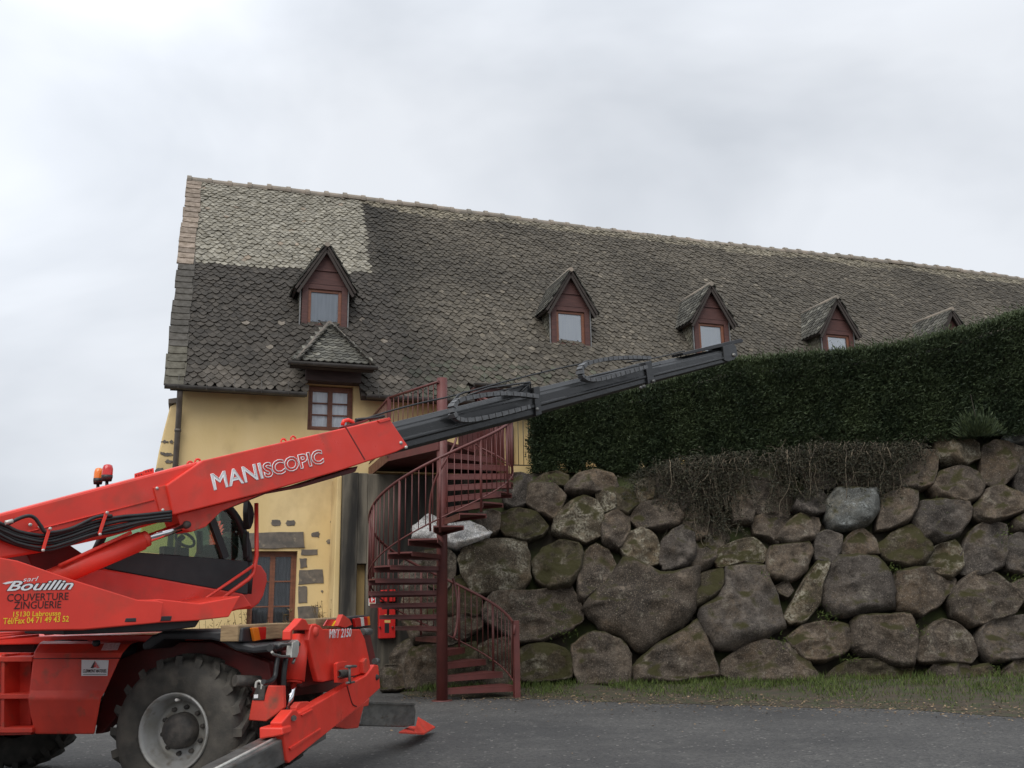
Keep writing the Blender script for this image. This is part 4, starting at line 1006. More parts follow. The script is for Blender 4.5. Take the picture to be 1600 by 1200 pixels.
for _ in range(225):                                            # stems rooted along the top, hanging in strands over the stones
    x = random.choice([random.gauss(1085, 22), random.gauss(1120, 40), random.uniform(1050, 1440), random.gauss(1290, 22), random.gauss(1385, 20), random.gauss(1225, 16), random.gauss(1345, 12)])
    x = min(max(x, 990), 1445); y0 = top_y(x); ln = np.interp(x, [985, 1050, 1085, 1130, 1160, 1225, 1300, 1390, 1450], [.3, 1.1, 2.2, 1.7, .9, 1.3, 1.0, 1.05, .35])*random.uniform(.35, 1.1)
    p = onplane(x, y0+random.uniform(-6, 10), W0+WN*random.uniform(.22, .42), WN)
    pts = strand(p, np.array([random.gauss(0, .4), -.3, -.6]), max(4, int(ln/.07)), .07, .34, random.choice((.005, .008, .012)), .85)
    for q in pts[2::3]:
        if random.random() < .6: strand(q, np.array([random.gauss(0, .9), -.1, random.gauss(-.2, .4)]), random.randint(3, 7), .05, .12, .003, .7)
for _ in range(420):                                            # short twigs matted along the top edge
    x = random.uniform(985, 1450); p = onplane(x, top_y(x)+abs(random.gauss(0, 16)), W0+WN*random.uniform(.1, .4), WN)
    strand(p, np.array([random.gauss(0, 1), -.2, random.gauss(.0, .5)]), random.randint(3, 6), .06, .08, random.choice((.002, .003, .0045)), .6)
tw = mb.build('twigs', M['twig'], cr_, recalc=False)
a = tw.data.attributes.new('rnd', 'FLOAT', 'FACE'); a.data.foreach_set('value', np.repeat(RNG.random(len(tw.data.polygons)//16+1), 16)[:len(tw.data.polygons)].astype(np.float32))
for _ in range(11000):
    x = random.uniform(985, 1450); dy = abs(random.gauss(0, 17))
    if .35+1.3*mnoise.noise(Vector((x*.03, dy*.05, 4))) < random.random()*.8: continue
    LP.append(onplane(x, top_y(x)-4+dy, W0+WN*random.uniform(.05, .42), WN)); LA.append((random.gauss(0, 1), random.gauss(-.3, .6), random.gauss(0, .8)))
n = len(LP); leaf_object('leaves', np.array(LP), np.array(LA), RNG.uniform(.014, .032, n), RNG.uniform(.03, .065, n), M['creepleaf'], cr_)

# terrace railing in front of the house, left of the hedge
tr_ = empty('terrace_railing', tuple(HP(fac(800, 730, .7)[0], .7, TERR(0))), 'thin dark railing on the terrace edge between the stair and the hedge', 'railing')
ra, rb = fac(799, 730, .7)[0], fac(1000, 730, .7)[0]; z0 = fac(815, 727, .7)[1]
mb = MB().bar(HP(ra, .7, z0), HP(rb, .7, z0), .03, .02); mb.bar(HP(ra, .7, z0+1.0), HP(rb, .7, z0+1.0), .03, .03); mb.build('rails', M['black'], tr_)
mb = MB(); s = ra+.05
while s < rb: mb.tube([HP(s, .7, z0), HP(s, .7, z0+1.0)], .008, 6); s += .115
mb.build('bars', M['black'], tr_)
MB().prism([HP(fac(796, 735, .75)[0], .75, z0-.9), HP(rb, .75, z0-.9), HP(rb, .75, z0-.03), HP(fac(796, 735, .75)[0], .75, z0-.03)], H.w*.7).build('plinth', M['render'], tr_)

# dry weeds at the foot of the house wall
def weeds(px0, px1, off, label, n, h):
    s0, s1 = fac(px0, 960, off)[0], fac(px1, 960, off)[0]; z = 0.02
    o = empty('dry_weeds', tuple(HP((s0+s1)/2, off, z)), label, 'weeds', 'dry weeds along the house wall')
    m_ = MB(); P, A3 = [], []
    for _ in range(n):
        p = HP(random.uniform(s0, s1), off+random.uniform(-.1, .2), z); d = np.array([random.gauss(0, .2), random.gauss(0, .2), 1]); hh = h*random.uniform(.4, 1.1); pts = [p+d*hh*k/4+np.array([random.gauss(0, .02), 0, 0]) for k in range(5)]
        m_.tube(pts, .004, 3, cap=False)
        for k in range(14): P.append(p+d*hh*random.uniform(.2, 1)); A3.append((random.gauss(0, 1), random.gauss(0, 1), random.gauss(.3, .6)))
    m_.build('stems', M['weed'], o, recalc=False); leaf_object('leaves', np.array(P), np.array(A3), .025, RNG.uniform(.04, .1, len(P)), M['weed'], o)
weeds(385, 470, .35, 'dry brown weeds growing below the french door of the house', 90, 1.35)
weeds(505, 532, .3, 'taller dry weed clump at the wall corner right of the french door', 45, 1.55)
weeds(300, 345, .4, 'dry yellow weeds at the wall base behind the red turret', 70, 1.2)

# ------------------------------------------------------------------ telehandler
P1 = atY(265, 790, 7.6)
T = Frame(P1, 46.0); T.O = np.array([P1[0], P1[1], 0])          # turret frame: e along the boom, w away from us
WC = atY(270, 1145, 7.75)
K = Frame((WC[0], WC[1], 0), -12.0)                             # chassis frame: e towards the stabilisers, w away from us
tele = empty('telescopic_handler', (WC[0], WC[1], 0), 'red rotating telescopic handler parked with its black boom extended towards the house roof', 'telehandler')
tele_children = tele
def tp(pts, w=0): return [T.p(x, y, w) for x, y in pts]
def kp(pts, w=0): return [K.p(x, y, w) for x, y in pts]
def kq(pts, e=0): return [K.q(x, y, e) for x, y in pts]
def tprism(name, pts, w, th, m='red', parent=None, bev=.008, label=None):
    return MB().prism(tp(pts, w), T.w*th).build(name, M[m], parent or tele, bev, label=label)
def kprism(name, pts, w, th, m='red', parent=None, bev=.008):
    return MB().prism(kp(pts, w), K.w*th).build(name, M[m], parent or tele, bev)
def qprism(name, pts, e, th, m='red', parent=None, bev=.008):
    return MB().prism(kq(pts, e), K.e*-th).build(name, M[m], parent or tele, bev)

# boom: rear section, front sleeve and three inner sections
base = tprism('boom', [(-330, 892), (-60, 819), (8, 800.5), (310, 721), (268, 803), (265, 812), (173, 838.7), (67, 862.7), (8, 873), (-330, 935)], .04, .40, bev=.02)
MB().tube(tp([(-60, 858), (35, 833.5), (241, 781)], .035), .006, 6).build('rail_strip', M['red'], base)
MB().prism(tp([(240, 762), (262, 757), (270, 803), (252, 806)], .025), T.w*.03).build('joint_plate', M['redworn'], base, .004)
for x, y in ((245, 763), (254, 797), (62, 823), (47, 820)): MB().lathe(T.p(x, y, .03), -T.w, [(0, .012), (.012, .012), (.014, 0)], 8).build('bolt', M['zinc'], base)
slv = tprism('boom_sleeve', [(260, 758), (317, 719.2), (608, 652.6), (638, 697), (620, 706), (533, 735), (412, 770), (271, 805)], 0, .44, bev=.012)
MB().prism(tp([(540, 668), (541.5, 667.6), (571, 718), (569.5, 718.6)], -.003), T.w*.02).build('seam', M['darkred'], slv)
MB().prism(tp([(590, 657), (609, 652), (612, 656), (594, 661)], -.012), T.w*.3).build('end_collar', M['red'], slv, .004)
for x, y in ((626, 692), (634, 699)): MB().lathe(T.p(x, y, 0), -T.w, [(0, .014), (.016, .014), (.018, 0)], 8).build('bolt', M['zinc'], slv)
lug = tprism('cylinder_lug', [(276, 804), (412, 770.5), (346, 799), (322, 823), (300, 831), (284, 828)], .09, .26, m='redworn')
MB().lathe(T.p(291, 820, .09), -T.w, [(0, .03), (.03, .03), (.034, 0)], 14).build('pin', M['hub'], lug)
tprism('boom_underframe', [(330, 788), (436, 764), (470, 756), (560, 728), (556, 737), (470, 762), (415, 772), (350, 798)], .12, .2, m='darkred')
BD = T.p(1150, 548, 0)-P1; BD = BD/np.linalg.norm(BD); BC = np.cross(T.w, BD)*-1
if BC[2] < 0: BC = -BC
def bac(x, y): v = T.p(x, y, .04)-P1; return v@BD, v@BC
def section(name, t0, b0, t1, b1, w0, w1, m='bsteel'):
    (a0, c0t), (_, c0b) = bac(*t0), bac(*b0); (a1, c1t), (_, c1b) = bac(*t1), bac(*b1)
    def ring(a, ct, cb_):
        h = ct-cb_; pr = [(w0+.06, cb_), (w0+.015, cb_+.10*h), (w0+.015, cb_+.30*h), (w0-.004, cb_+.33*h), (w0-.004, cb_+.40*h), (w0+.012, cb_+.43*h), (w0+.012, cb_+.70*h), (w0+.035, cb_+.80*h), (w0+.035, cb_+.84*h), (w0+.09, ct), (w1-.08, ct), (w1, cb_+.78*h), (w1, cb_+.1*h), (w1-.05, cb_)]
        return [P1+BD*a+BC*c+T.w*w_ for w_, c in pr]
    return MB().hull2(ring(a0, c0t, c0b), ring(a1, c1t, c1b)).build(name, M[m], tele, .006)
s2 = section('inner_boom', (590, 666), (590, 716), (838, 605), (843, 650), .05, .39)
s3_ = section('inner_boom', (800, 615), (800, 660), (1016, 565), (1019, 599), .07, .37)
s4_ = section('inner_boom', (990, 573), (990, 607), (1140, 541), (1143, 566), .09, .35)
def tbox(name, pts, w, th, m='bsteel', parent=None, bev=.005): return tprism(name, pts, w, th, m, parent, bev)
tbox('collar', [(834, 605), (843, 603), (847, 647), (838, 650)], .035, .37, parent=s2)
tbox('collar', [(1008, 566), (1018, 563), (1023, 596), (1013, 600)], .055, .33, parent=s3_)
hd = tbox('boom_head', [(1130, 541), (1146, 537), (1150, 541), (1153, 555), (1147, 562), (1138, 565), (1132, 563)], .08, .28)
MB().lathe(T.p(1146, 555, .08), -T.w, [(0, .025), (.03, .025), (.034, 0)], 12).build('pin', M['gsteel'], hd)
tbox('head_rail', [(1066, 551), (1158, 529), (1162, 532), (1160, 535), (1068, 555)], .1, .2, m='black', parent=hd)
for x, y in ((838, 640), (1005, 604), (1000, 606), (1020, 596)): MB().lathe(T.p(x, y, .05), -T.w, [(0, .03), (.022, .03), (.026, 0)], 8).build('bolt', M['gsteel'], s3_)
def smooth(px, n=6):
    out = []; px = [np.array(p, float) for p in px]
    for i in range(len(px)-1):
        p0, p1, p2, p3 = px[max(i-1, 0)], px[i], px[i+1], px[min(i+2, len(px)-1)]
        for k in range(n):
            f = k/n; out.append(.5*((2*p1)+(p2-p0)*f+(2*p0-5*p1+4*p2-p3)*f*f+(-p0+3*p1-3*p2+p3)*f**3))
    return out+[px[-1]]
def energy_chain(px, parent, w, wid=.085, pitch=.055, th=.045):
    P = [T.p(x, y, w) for x, y in smooth(px, 12)]
    d = [0]
    for a, b in zip(P, P[1:]): d.append(d[-1]+np.linalg.norm(b-a))
    P = np.array(P); mb = MB(); s = 0; k = 0
    while s < d[-1]-pitch:
        a = np.array([np.interp(s, d, P[:, i]) for i in range(3)]); b = np.array([np.interp(s+pitch*.86, d, P[:, i]) for i in range(3)])
        mb.bar(a, b, wid*(1 if k % 2 else .9), th*(1 if k % 2 else .86), up=T.w); s += pitch; k += 1
    # the box's w/h axes: width lies in the chain plane, height across it
    return mb.build('cable_chain', M['chain'], parent)
M['chain'] = mat('chain_plastic', (.07, .072, .075), (.12, .122, .125), 20, .42)
ch1 = energy_chain([(838, 620), (800, 616), (768, 616), (735, 621), (716, 626), (707, 634), (706, 645), (712, 654), (725, 657), (750, 654), (790, 645), (828, 635)], s2, -.02, wid=.05, th=.10)
ch2 = energy_chain([(1014, 560), (985, 559), (950, 561), (924, 566), (910, 572), (906, 580), (909, 589), (920, 594), (940, 592), (975, 583), (1010, 573)], s3_, .0, wid=.05, th=.10)
mb = MB()
for px in ([(700, 636), (716, 617), (728, 612)], [(706, 655), (703, 640), (718, 616)], [(730, 618), (765, 606), (828, 597)], [(760, 616), (828, 600)], [(815, 612), (829, 598), (829, 612)]): mb.tube(tp(px, .06), .012, 6)
mb.prism(tp([(790, 612), (826, 597), (830, 614), (800, 619)], .08), T.w*.05)
mb.build('chain_guide', M['bsteel'], s2)
mb = MB()
for px in ([(903, 582), (912, 566), (920, 563)], [(905, 590), (903, 580)], [(920, 590), (1000, 571)], [(1010, 575), (1032, 569)]): mb.tube(tp(px, .08), .011, 6)
mb.build('chain_guide', M['bsteel'], s3_)
mb = MB()
for px, r in (([(548, 661), (575, 653), (610, 642), (660, 629), (706, 619), (760, 604), (830, 586), (900, 570), (960, 561)], .011), ([(556, 656), (585, 653), (600, 650)], .018), ([(1070, 548), (1030, 558), (980, 566)], .011)): mb.tube(tp(smooth(px, 4), .16), r, 6)
mb.build('hose', M['hose'], s2)
sh = MB().tube(tp([(535, 664), (537, 658), (544, 656), (551, 659), (553, 664)], .14), .02, 8).build('shackle', M['red'], slv)
MB().prism(tp([(536, 666), (560, 659), (575, 655), (576, 658), (540, 670)], .12), T.w*.08).build('hose_clamp', M['darkred'], slv, .004)
def ring(name, x, y, w, r=.026, th=.009, parent=None):
    c = T.p(x, y, w); return MB().tube([c+BD*r*math.cos(q)+BC*r*math.sin(q) for q in np.linspace(-.7, math.pi+.7, 14)], th, 6).build(name, M['red'], parent or slv)
for x, y in ((297, 726), (309, 722), (443, 690), (458, 686)): ring('lifting_eye', x, y, .15)
mb = MB()
for q in ([(211, 749), (211, 740), (224, 736), (225, 745)], [(225, 744), (225, 735), (240, 731), (241, 741)]): mb.prism(tp(q, .2), T.w*.012)
pl_ = mb.build('perforated_plate', M['red'], base)
mb = MB()
for x, y in ((213, 743), (217, 742), (221, 741), (228, 737), (232, 736), (236, 735)): mb.lathe(T.p(x, y, .198), -T.w, [(0, .003), (.006, .003), (.006, 0)], 8)
mb.build('holes', M['darkred'], pl_)

# lettering on the boom
tn = -T.w
text('MANI', T.p(334, 766.5, 0), T.p(412, 747.5, 0), .14, tn, M['white'], slv, label='bold white lettering')
text('MANI', T.p(334, 766.5, 0), T.p(412, 747.5, 0), .145, tn, M['white'], slv, outline=.024, fat=.004, depth=.001)
text('SCOPIC', T.p(414, 748, 0), T.p(507, 724, 0), .14, tn, M['white'], slv, outline=.025, fat=.03)

# hoses along the boom and their clips
hp_ = [(-120, 870), (-60, 835), (-15, 822), (8, 829), (30, 838), (70, 845), (105, 838), (145, 823), (185, 815), (225, 812), (268, 806)]
mb = MB()
for k in range(6):
    mb.tube(tp(smooth([(x, y-7+4.2*k*(.6 if x > 200 else 1)+random.gauss(0, .8)) for x, y in hp_], 5), -.02+.01*(k % 2)), .0135, 7)
mb.tube(tp(smooth([(14, 818), (30, 810), (45, 806), (55, 810), (64, 822), (74, 832), (110, 826), (150, 808), (175, 806)], 5), -.035), .014, 7)
mb.build('hose', M['hose'], base)
for q in ([(75, 826), (80, 827), (70, 860), (65, 859)], [(164, 801), (169, 802), (158, 835), (153, 834)]): MB().prism(tp(q, -.055), T.w*.012).build('hose_clip', M['red'], base, .003)
for x, y in ((78, 826), (67, 860), (167, 801), (156, 835)): MB().lathe(T.p(x, y, -.055), -T.w, [(0, .01), (.011, .01), (.012, 0)], 8).build('bolt', M['zinc'], base)
MB().tube(tp([(8, 817), (20, 814)], -.04), .016, 8).build('hose_fitting', M['zinc'], base)

# lift cylinder
b0, b1_, b2_ = T.p(70, 909, .12), T.p(221, 845, .12), T.p(283, 823, .12)
mb = MB().tube([b0, b1_], .078, 24); cyl = mb.build('lift_cylinder', M['red'], tele)
MB().tube([b0+(b1_-b0)*.995, b1_+(b1_-b0)/np.linalg.norm(b1_-b0)*.05], .066, 24).build('gland', M['redworn'], cyl)
MB().tube([b1_, b2_], .036, 18).build('rod', M['chrome'], cyl)
MB().tube([T.p(92, 884, .05), T.p(205, 832, .05)], .014, 8).build('feed_pipe', M['red'], cyl)

# turret
side = tprism('turret_side', [(-330, 835), (-120, 850), (0, 871), (28, 876), (115, 906), (215, 937), (245, 938.5), (256, 941), (252, 968), (250, 973), (130, 984), (-330, 990)], -.35, .10)
tprism('turret_deck', [(250, 936), (312, 943), (376, 931), (358, 964), (310, 969.5), (250, 973), (130, 985), (-330, 992), (-330, 960), (100, 950)], -.25, .9)
tprism('cab_floor', [(60, 866), (100, 872), (165, 889), (381, 928), (395, 948), (372, 953), (310, 970), (60, 975)], .42, 1.05, bev=.015)
tprism('counterweight', [(-330, 800), (-150, 810), (-60, 838), (-40, 900), (-60, 985), (-330, 992)], -.2, 1.9, bev=.05)
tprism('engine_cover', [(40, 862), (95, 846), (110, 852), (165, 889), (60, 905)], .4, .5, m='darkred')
for q in ([(197, 966), (213, 965.5), (213, 971.5), (195, 972)], [(250, 963), (269, 962.5), (267, 970), (248, 970.5)]):
    MB().prism(tp(q, -.354 if q[0][0] < 240 else -.254), T.w*.01).build('tie_slot', M['black'], side, .004)
tprism('front_fender', [(372, 953), (381, 926), (398, 880), (409, 884), (417, 896), (418, 908), (412, 931), (405, 943), (394, 951)], .75, .5, bev=.015)
MB().tube(tp([(400.5, 786), (401, 868), (396, 896), (388, 905), (310, 962)], .33), .02, 8).build('guard_rail', M['red'], tele)
MB().tube(tp([(396, 884), (274, 967)], .3), .014, 8).build('guard_rail', M['red'], tele)
# cab: see-through glass between a black frame, on the far side of the boom
CW0, CW1 = .5, 1.42
cab_o = [(150, 860), (185, 800), (250, 778), (335, 783), (356, 792), (374, 816), (386, 850), (389, 878)]
cab = tprism('cab', [(160, 858), (224, 863.5), (389, 877), (388, 929), (381, 928.5), (165, 889)], CW0, .06, m='black')
MB().prism(tp([(160, 858), (224, 863.5), (389, 877), (388, 929), (165, 889)], CW1-.04), T.w*.04).build('far_panel', M['black'], cab, .004)
for w_ in (CW0+.02, CW1):
    MB().tube(tp(smooth(cab_o, 4), w_), .035, 8).build('roof_arch', M['black'], cab)
    MB().bar(T.p(326, 800, w_), T.p(352, 872, w_), .06, .05, up=T.w).build('pillar', M['black'], cab)
    MB().tube(tp([(389, 878), (390, 905), (388, 928)], w_), .03, 8).build('pillar', M['black'], cab)
    MB().prism(tp(cab_o[:-1]+[(388, 877), (224, 863), (158, 858)], w_+.015), T.w*.005).build('side_glass', M['cabglass'], cab)
a_ = tp(smooth(cab_o[2:5], 4), CW0+.02); mb = MB()
mb.hull2([p+T.e*0 for p in a_]+[p-Z*.05 for p in a_[::-1]], [p+T.w*(CW1-CW0-.02) for p in a_]+[p+T.w*(CW1-CW0-.02)-Z*.05 for p in a_[::-1]]); mb.build('cab_roof', M['black'], cab)
a_ = tp(smooth(cab_o[4:], 5), CW0+.02); mb = MB()
for p, q in zip(a_, a_[1:]): mb.add([p, q, q+T.w*(CW1-CW0-.02), p+T.w*(CW1-CW0-.02)], [[0, 1, 2, 3]], True)
mb.build('windscreen', M['cabglass'], cab, recalc=False)
seat_ = MB().prism(tp([(338, 858), (350, 848), (362, 852), (368, 868), (366, 876), (332, 872)], .75), T.w*.4).build('seat', M['seat'], cab, .04)
MB().tube(tp([(276, 870), (279, 845), (286, 838)], 1.0), .03, 8).build('control_column', M['black'], cab)
MB().tube([T.p(289, 843, .95)+(T.e*math.cos(q)*.6+Z*math.sin(q)*.5+T.w*math.sin(q)*.6)*.14 for q in np.linspace(0, 6.283, 20)], .014, 6).build('steering_wheel', M['black'], cab)
MB().prism(tp([(256, 868), (256, 853), (296, 856), (296, 871)], 1.15), T.w*.1).build('console', M['seat'], cab, .01)
MB().tube(tp([(312, 830), (312, 866)], .9), .03, 8).build('door_post', M['black'], cab)
MB().prism(tp([(350, 838), (362, 822), (367, 826), (356, 843)], .8), T.w*.05).build('cab_display', M['zinc'], cab, .005)
mb = MB().tube(tp([(356, 842), (372, 862), (376, 872)], .85), .01, 6); mb.tube(tp([(352, 838), (382, 868)], .6), .008, 6); mb.build('wiper', M['black'], cab)
c = T.p(392, 804, .38); mir = MB()
rg = [(388.5, 780.5), (391, 783), (396, 792), (398, 803), (396.5, 816), (393, 825), (390.5, 827.5), (388, 815), (387.5, 800)]
mir.prism(tp(rg, .38), T.w*.1).build('mirror', M['black'], tele, .02)
MB().prism(tp([(386, 832), (390, 829), (391, 850), (389.5, 868), (386, 872), (385, 850)], .4), T.w*.08).build('mirror', M['black'], tele, .015)
MB().tube(tp([(398, 808), (401, 808)], .36), .012, 6).build('mirror_arm', M['black'], tele)
# flashing beacons on their stalks behind the boom
for x, yb, yt, rr, m_, w_ in ((153, 753, 731, .036, 'lensorange', .62), (167, 748, 725.5, .042, 'lensred', .5)):
    b_, t_ = T.p(x, yb, w_), T.p(x, yt, w_); hgt = np.linalg.norm(t_-b_); st_ = T.p(x, 790, w_)
    be = MB().lathe(b_, Z, [(0, 0), (rr, 0), (rr*1.02, .02), (rr, hgt*.7), (rr*.8, hgt*.93), (rr*.4, hgt), (0, hgt)], 18).build('beacon', M[m_], tele)
    MB().lathe(b_-Z*.02, Z, [(0, 0), (rr*.9, 0), (rr*1.05, .03), (rr*1.05, .05), (0, .05)], 16).build('beacon_base', M['black'], be)
    MB().tube([st_, b_], .014, 8).build('stalk', M['hose'], be)

# lettering on the turret side
W_ = -.35; sm = 1/208
text('sarl', T.p(35, 909, W_), T.p(60, 907.5, W_), 6.3*sm, tn, M['white'], side, shear=.35)
text('Bouillin', T.p(9, 924, W_), T.p(115, 921.5, W_), 15*sm, tn, M['inkblack'], side, shear=.4, fat=.06, depth=.003)
text('Bouillin', T.p(10, 923.5, W_), T.p(114, 921, W_), 13.8*sm, tn, M['white'], side, shear=.4, fat=.018, depth=.006)
MB().prism(tp([(4, 911.5), (12, 909), (22, 908), (32, 908), (20, 910.5), (9, 913)], W_-.003), T.w*.002).build('lettering_swash', M['white'], side)
text('COUVERTURE', T.p(10.5, 940, W_), T.p(106.5, 937, W_), 10.5*sm, tn, M['inkblack'], side, fat=.006)
text('ZINGUERIE', T.p(21, 952, W_), T.p(95, 950, W_), 10.5*sm, tn, M['inkblack'], side, fat=.006)
text('15130 Labrousse', T.p(20, 964, W_), T.p(94.5, 961.8, W_), 7.2*sm, tn, M['yellow'], side, fat=.012)
text('Tél/Fax 04 71 49 43 52', T.p(4, 975.5, W_), T.p(107, 971.5, W_), 8.6*sm, tn, M['yellow'], side, fat=.012)

# chassis
ctr = K.g(-1.25, 1.05, 0)
MB().lathe((ctr[0], ctr[1], 1.02), Z, [(0, 0), (.72, 0), (.72, .27), (.6, .3), (0, .3)], 40).build('slew_ring', M['black'], tele)
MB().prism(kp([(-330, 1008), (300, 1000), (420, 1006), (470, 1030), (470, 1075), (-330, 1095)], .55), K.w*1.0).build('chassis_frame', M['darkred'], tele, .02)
MB().prism(kp([(-330, 998), (230, 992), (330, 990), (330, 1000), (226, 1003), (-330, 1015)], .35), K.w*1.4).build('chassis_deck', M['red'], tele, .01)
MB().prism(tp([(100, 980), (314, 967), (306, 980), (250, 987), (130, 991), (100, 992)], -.12), T.w*.8).build('gap_shade_block', M['black'], tele, .01)  # black block put in for the shade of the gap under the turret
# bulging tank cover between the wheels
rows = [(66, 224, 1001.5, .22), (61, 205, 1006, .09), (53, 192, 1020, .01), (51.5, 187, 1030, -.005), (46, 165, 1079, -.02), (44, 158, 1091, -.05), (48, 153, 1118, -.015), (55, 147.5, 1147, .03)]
mb = MB(); fr_ = []
for xl, xr, y, w_ in rows: fr_ += [K.p(xl, y, w_), K.p(xr, y, w_)]
bk_ = [K.p(xl, y, .5) for xl, xr, y, w_ in rows], [K.p(xr, y, .5) for xl, xr, y, w_ in rows]
n = len(rows); vs = fr_+bk_[0]+bk_[1]; fs_ = []
for i in range(n-1):
    fs_ += [[2*i, 2*i+1, 2*i+3, 2*i+2], [2*i, 2*i+2, 2*n+i+1, 2*n+i], [2*i+1, 3*n+i, 3*n+i+1, 2*i+3], [2*n+i, 2*n+i+1, 3*n+i+1, 3*n+i]]
fs_ += [[0, 2*n, 3*n, 1], [2*n-2, 2*n-1, 4*n-1, 3*n-1]]
mb.add(vs, fs_); tank = mb.build('tank_cover', M['redworn'], tele, .012)
MB().tube(kp([(52, 1029), (188, 1028.5)], -.006), .004, 5).build('lid_seam', M['darkred'], tank)
MB().lathe(K.p(150, 1010, .07), Z, [(0, .05), (.03, .05), (.034, .02), (.02, 0)], 14).build('filler_cap', M['black'], tank)
stk = kp([(127.5, 1029.5), (169.5, 1030), (167.5, 1056), (127, 1056)], -.022)
stk[0] = K.p(127.5, 1031, -.012); stk[1] = K.p(169.5, 1031.5, -.012)
lab = MB().prism(stk, K.w*.004).build('company_sticker', M['white'], tank)
kn = np.cross(stk[1]-stk[0], stk[3]-stk[0]); kn /= np.linalg.norm(kn); kn = kn if kn @ K.w < 0 else -kn
def SK(x, y): return onplane(x, y, stk[0]+kn*.003, kn)
MB().prism([SK(148, 1033), SK(141.5, 1044), SK(146, 1044), SK(148, 1040)], kn*.002).build('logo', M['inkblack'], lab)
MB().prism([SK(148.6, 1033), SK(155.5, 1044), SK(151, 1044), SK(148.6, 1040)], kn*.002).build('logo', M['lensred'], lab)
MB().prism([SK(147.2, 1038.5), SK(149.4, 1038.5), SK(149.8, 1043), SK(147, 1043)], kn*.003).build('logo', M['red'], lab)
text('CLERMONT MATERIEL', SK(129.5, 1051), SK(166.5, 1051), .026, kn, M['inkblack'], lab, fat=.02, depth=.002)
MB().prism([SK(130, 1053.2), SK(166, 1053.2), SK(166, 1054.2), SK(130, 1054.2)], kn*.0015).build('fine_print', M['lead'], lab)
wq = [K.p(164, 1006.5, .082), K.p(189, 1006, .085), K.p(184, 1017, .018), K.p(159, 1017.5, .018)]
nq = np.cross(wq[1]-wq[0], wq[3]-wq[0]); nq = nq/np.linalg.norm(nq); nq = nq if nq[2] > 0 else -nq
MB().prism([p+nq*.012 for p in wq], -nq*.003).build('warning_sticker', M['pink'], tank)
# steps left of the cover
st_ = MB().prism(kp([(-70, 1020), (48, 1020), (48, 1148), (-70, 1150)], .18), K.w*.05).build('step_well', M['redworn'], tele)
for y in (1026, 1084, 1137): MB().prism(kp([(-70, y), (50, y), (50, y+8), (-70, y+9)], -.01), K.w*.28).build('step', M['redworn'], st_, .006)
for x in (-70, 2): MB().prism(kp([(x, 1022), (x+5, 1022), (x+4, 1145), (x-1, 1145)], -.0), K.w*.27).build('step_side', M['redworn'], st_, .004)
mb = MB()
for a, b in (((-60, 992), (118, 984.5)), ((-60, 998), (70, 988)), ((-60, 1003), (60, 993))): mb.tube([K.p(*a, .15), K.p(*b, .15)], .012, 6)
mb.prism(kp([(62, 983), (69, 983), (78, 992), (70, 993)], .13), K.w*.05); mb.build('hand_rail', M['red'], tele)
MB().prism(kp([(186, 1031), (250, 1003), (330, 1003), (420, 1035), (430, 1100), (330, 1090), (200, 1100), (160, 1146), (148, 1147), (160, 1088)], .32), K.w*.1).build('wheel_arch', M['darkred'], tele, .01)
MB().prism(kp([(-330, 1100), (300, 1095), (400, 1090), (400, 1130), (-330, 1140)], .8), K.w*.6).build('axle_beam', M['hub'], tele, .02)
# black mudguard over the wheel
mgp = [(221, 1006), (236, 993), (252, 987), (345, 985.5), (372, 1003), (396, 1008), (428, 1003), (436, 1004), (440, 1012), (430, 1018), (396, 1021), (368, 1017), (346, 1004), (330, 1000), (256, 999), (234, 1014), (222, 1016)]
MB().prism(kp(mgp, -.02), K.w*.52).build('mudguard', M['black'], tele, .02)
MB().prism(kp([(244, 985), (346, 983.5), (346, 985.6), (244, 987.2)], .05), K.w*.4).build('mudguard_tread', M['lead'], tele)
MB().tube([K.g(.5, .02, .98), K.g(.62, .2, .96)], .045, 14).build('tow_tube', M['hub'], tele)

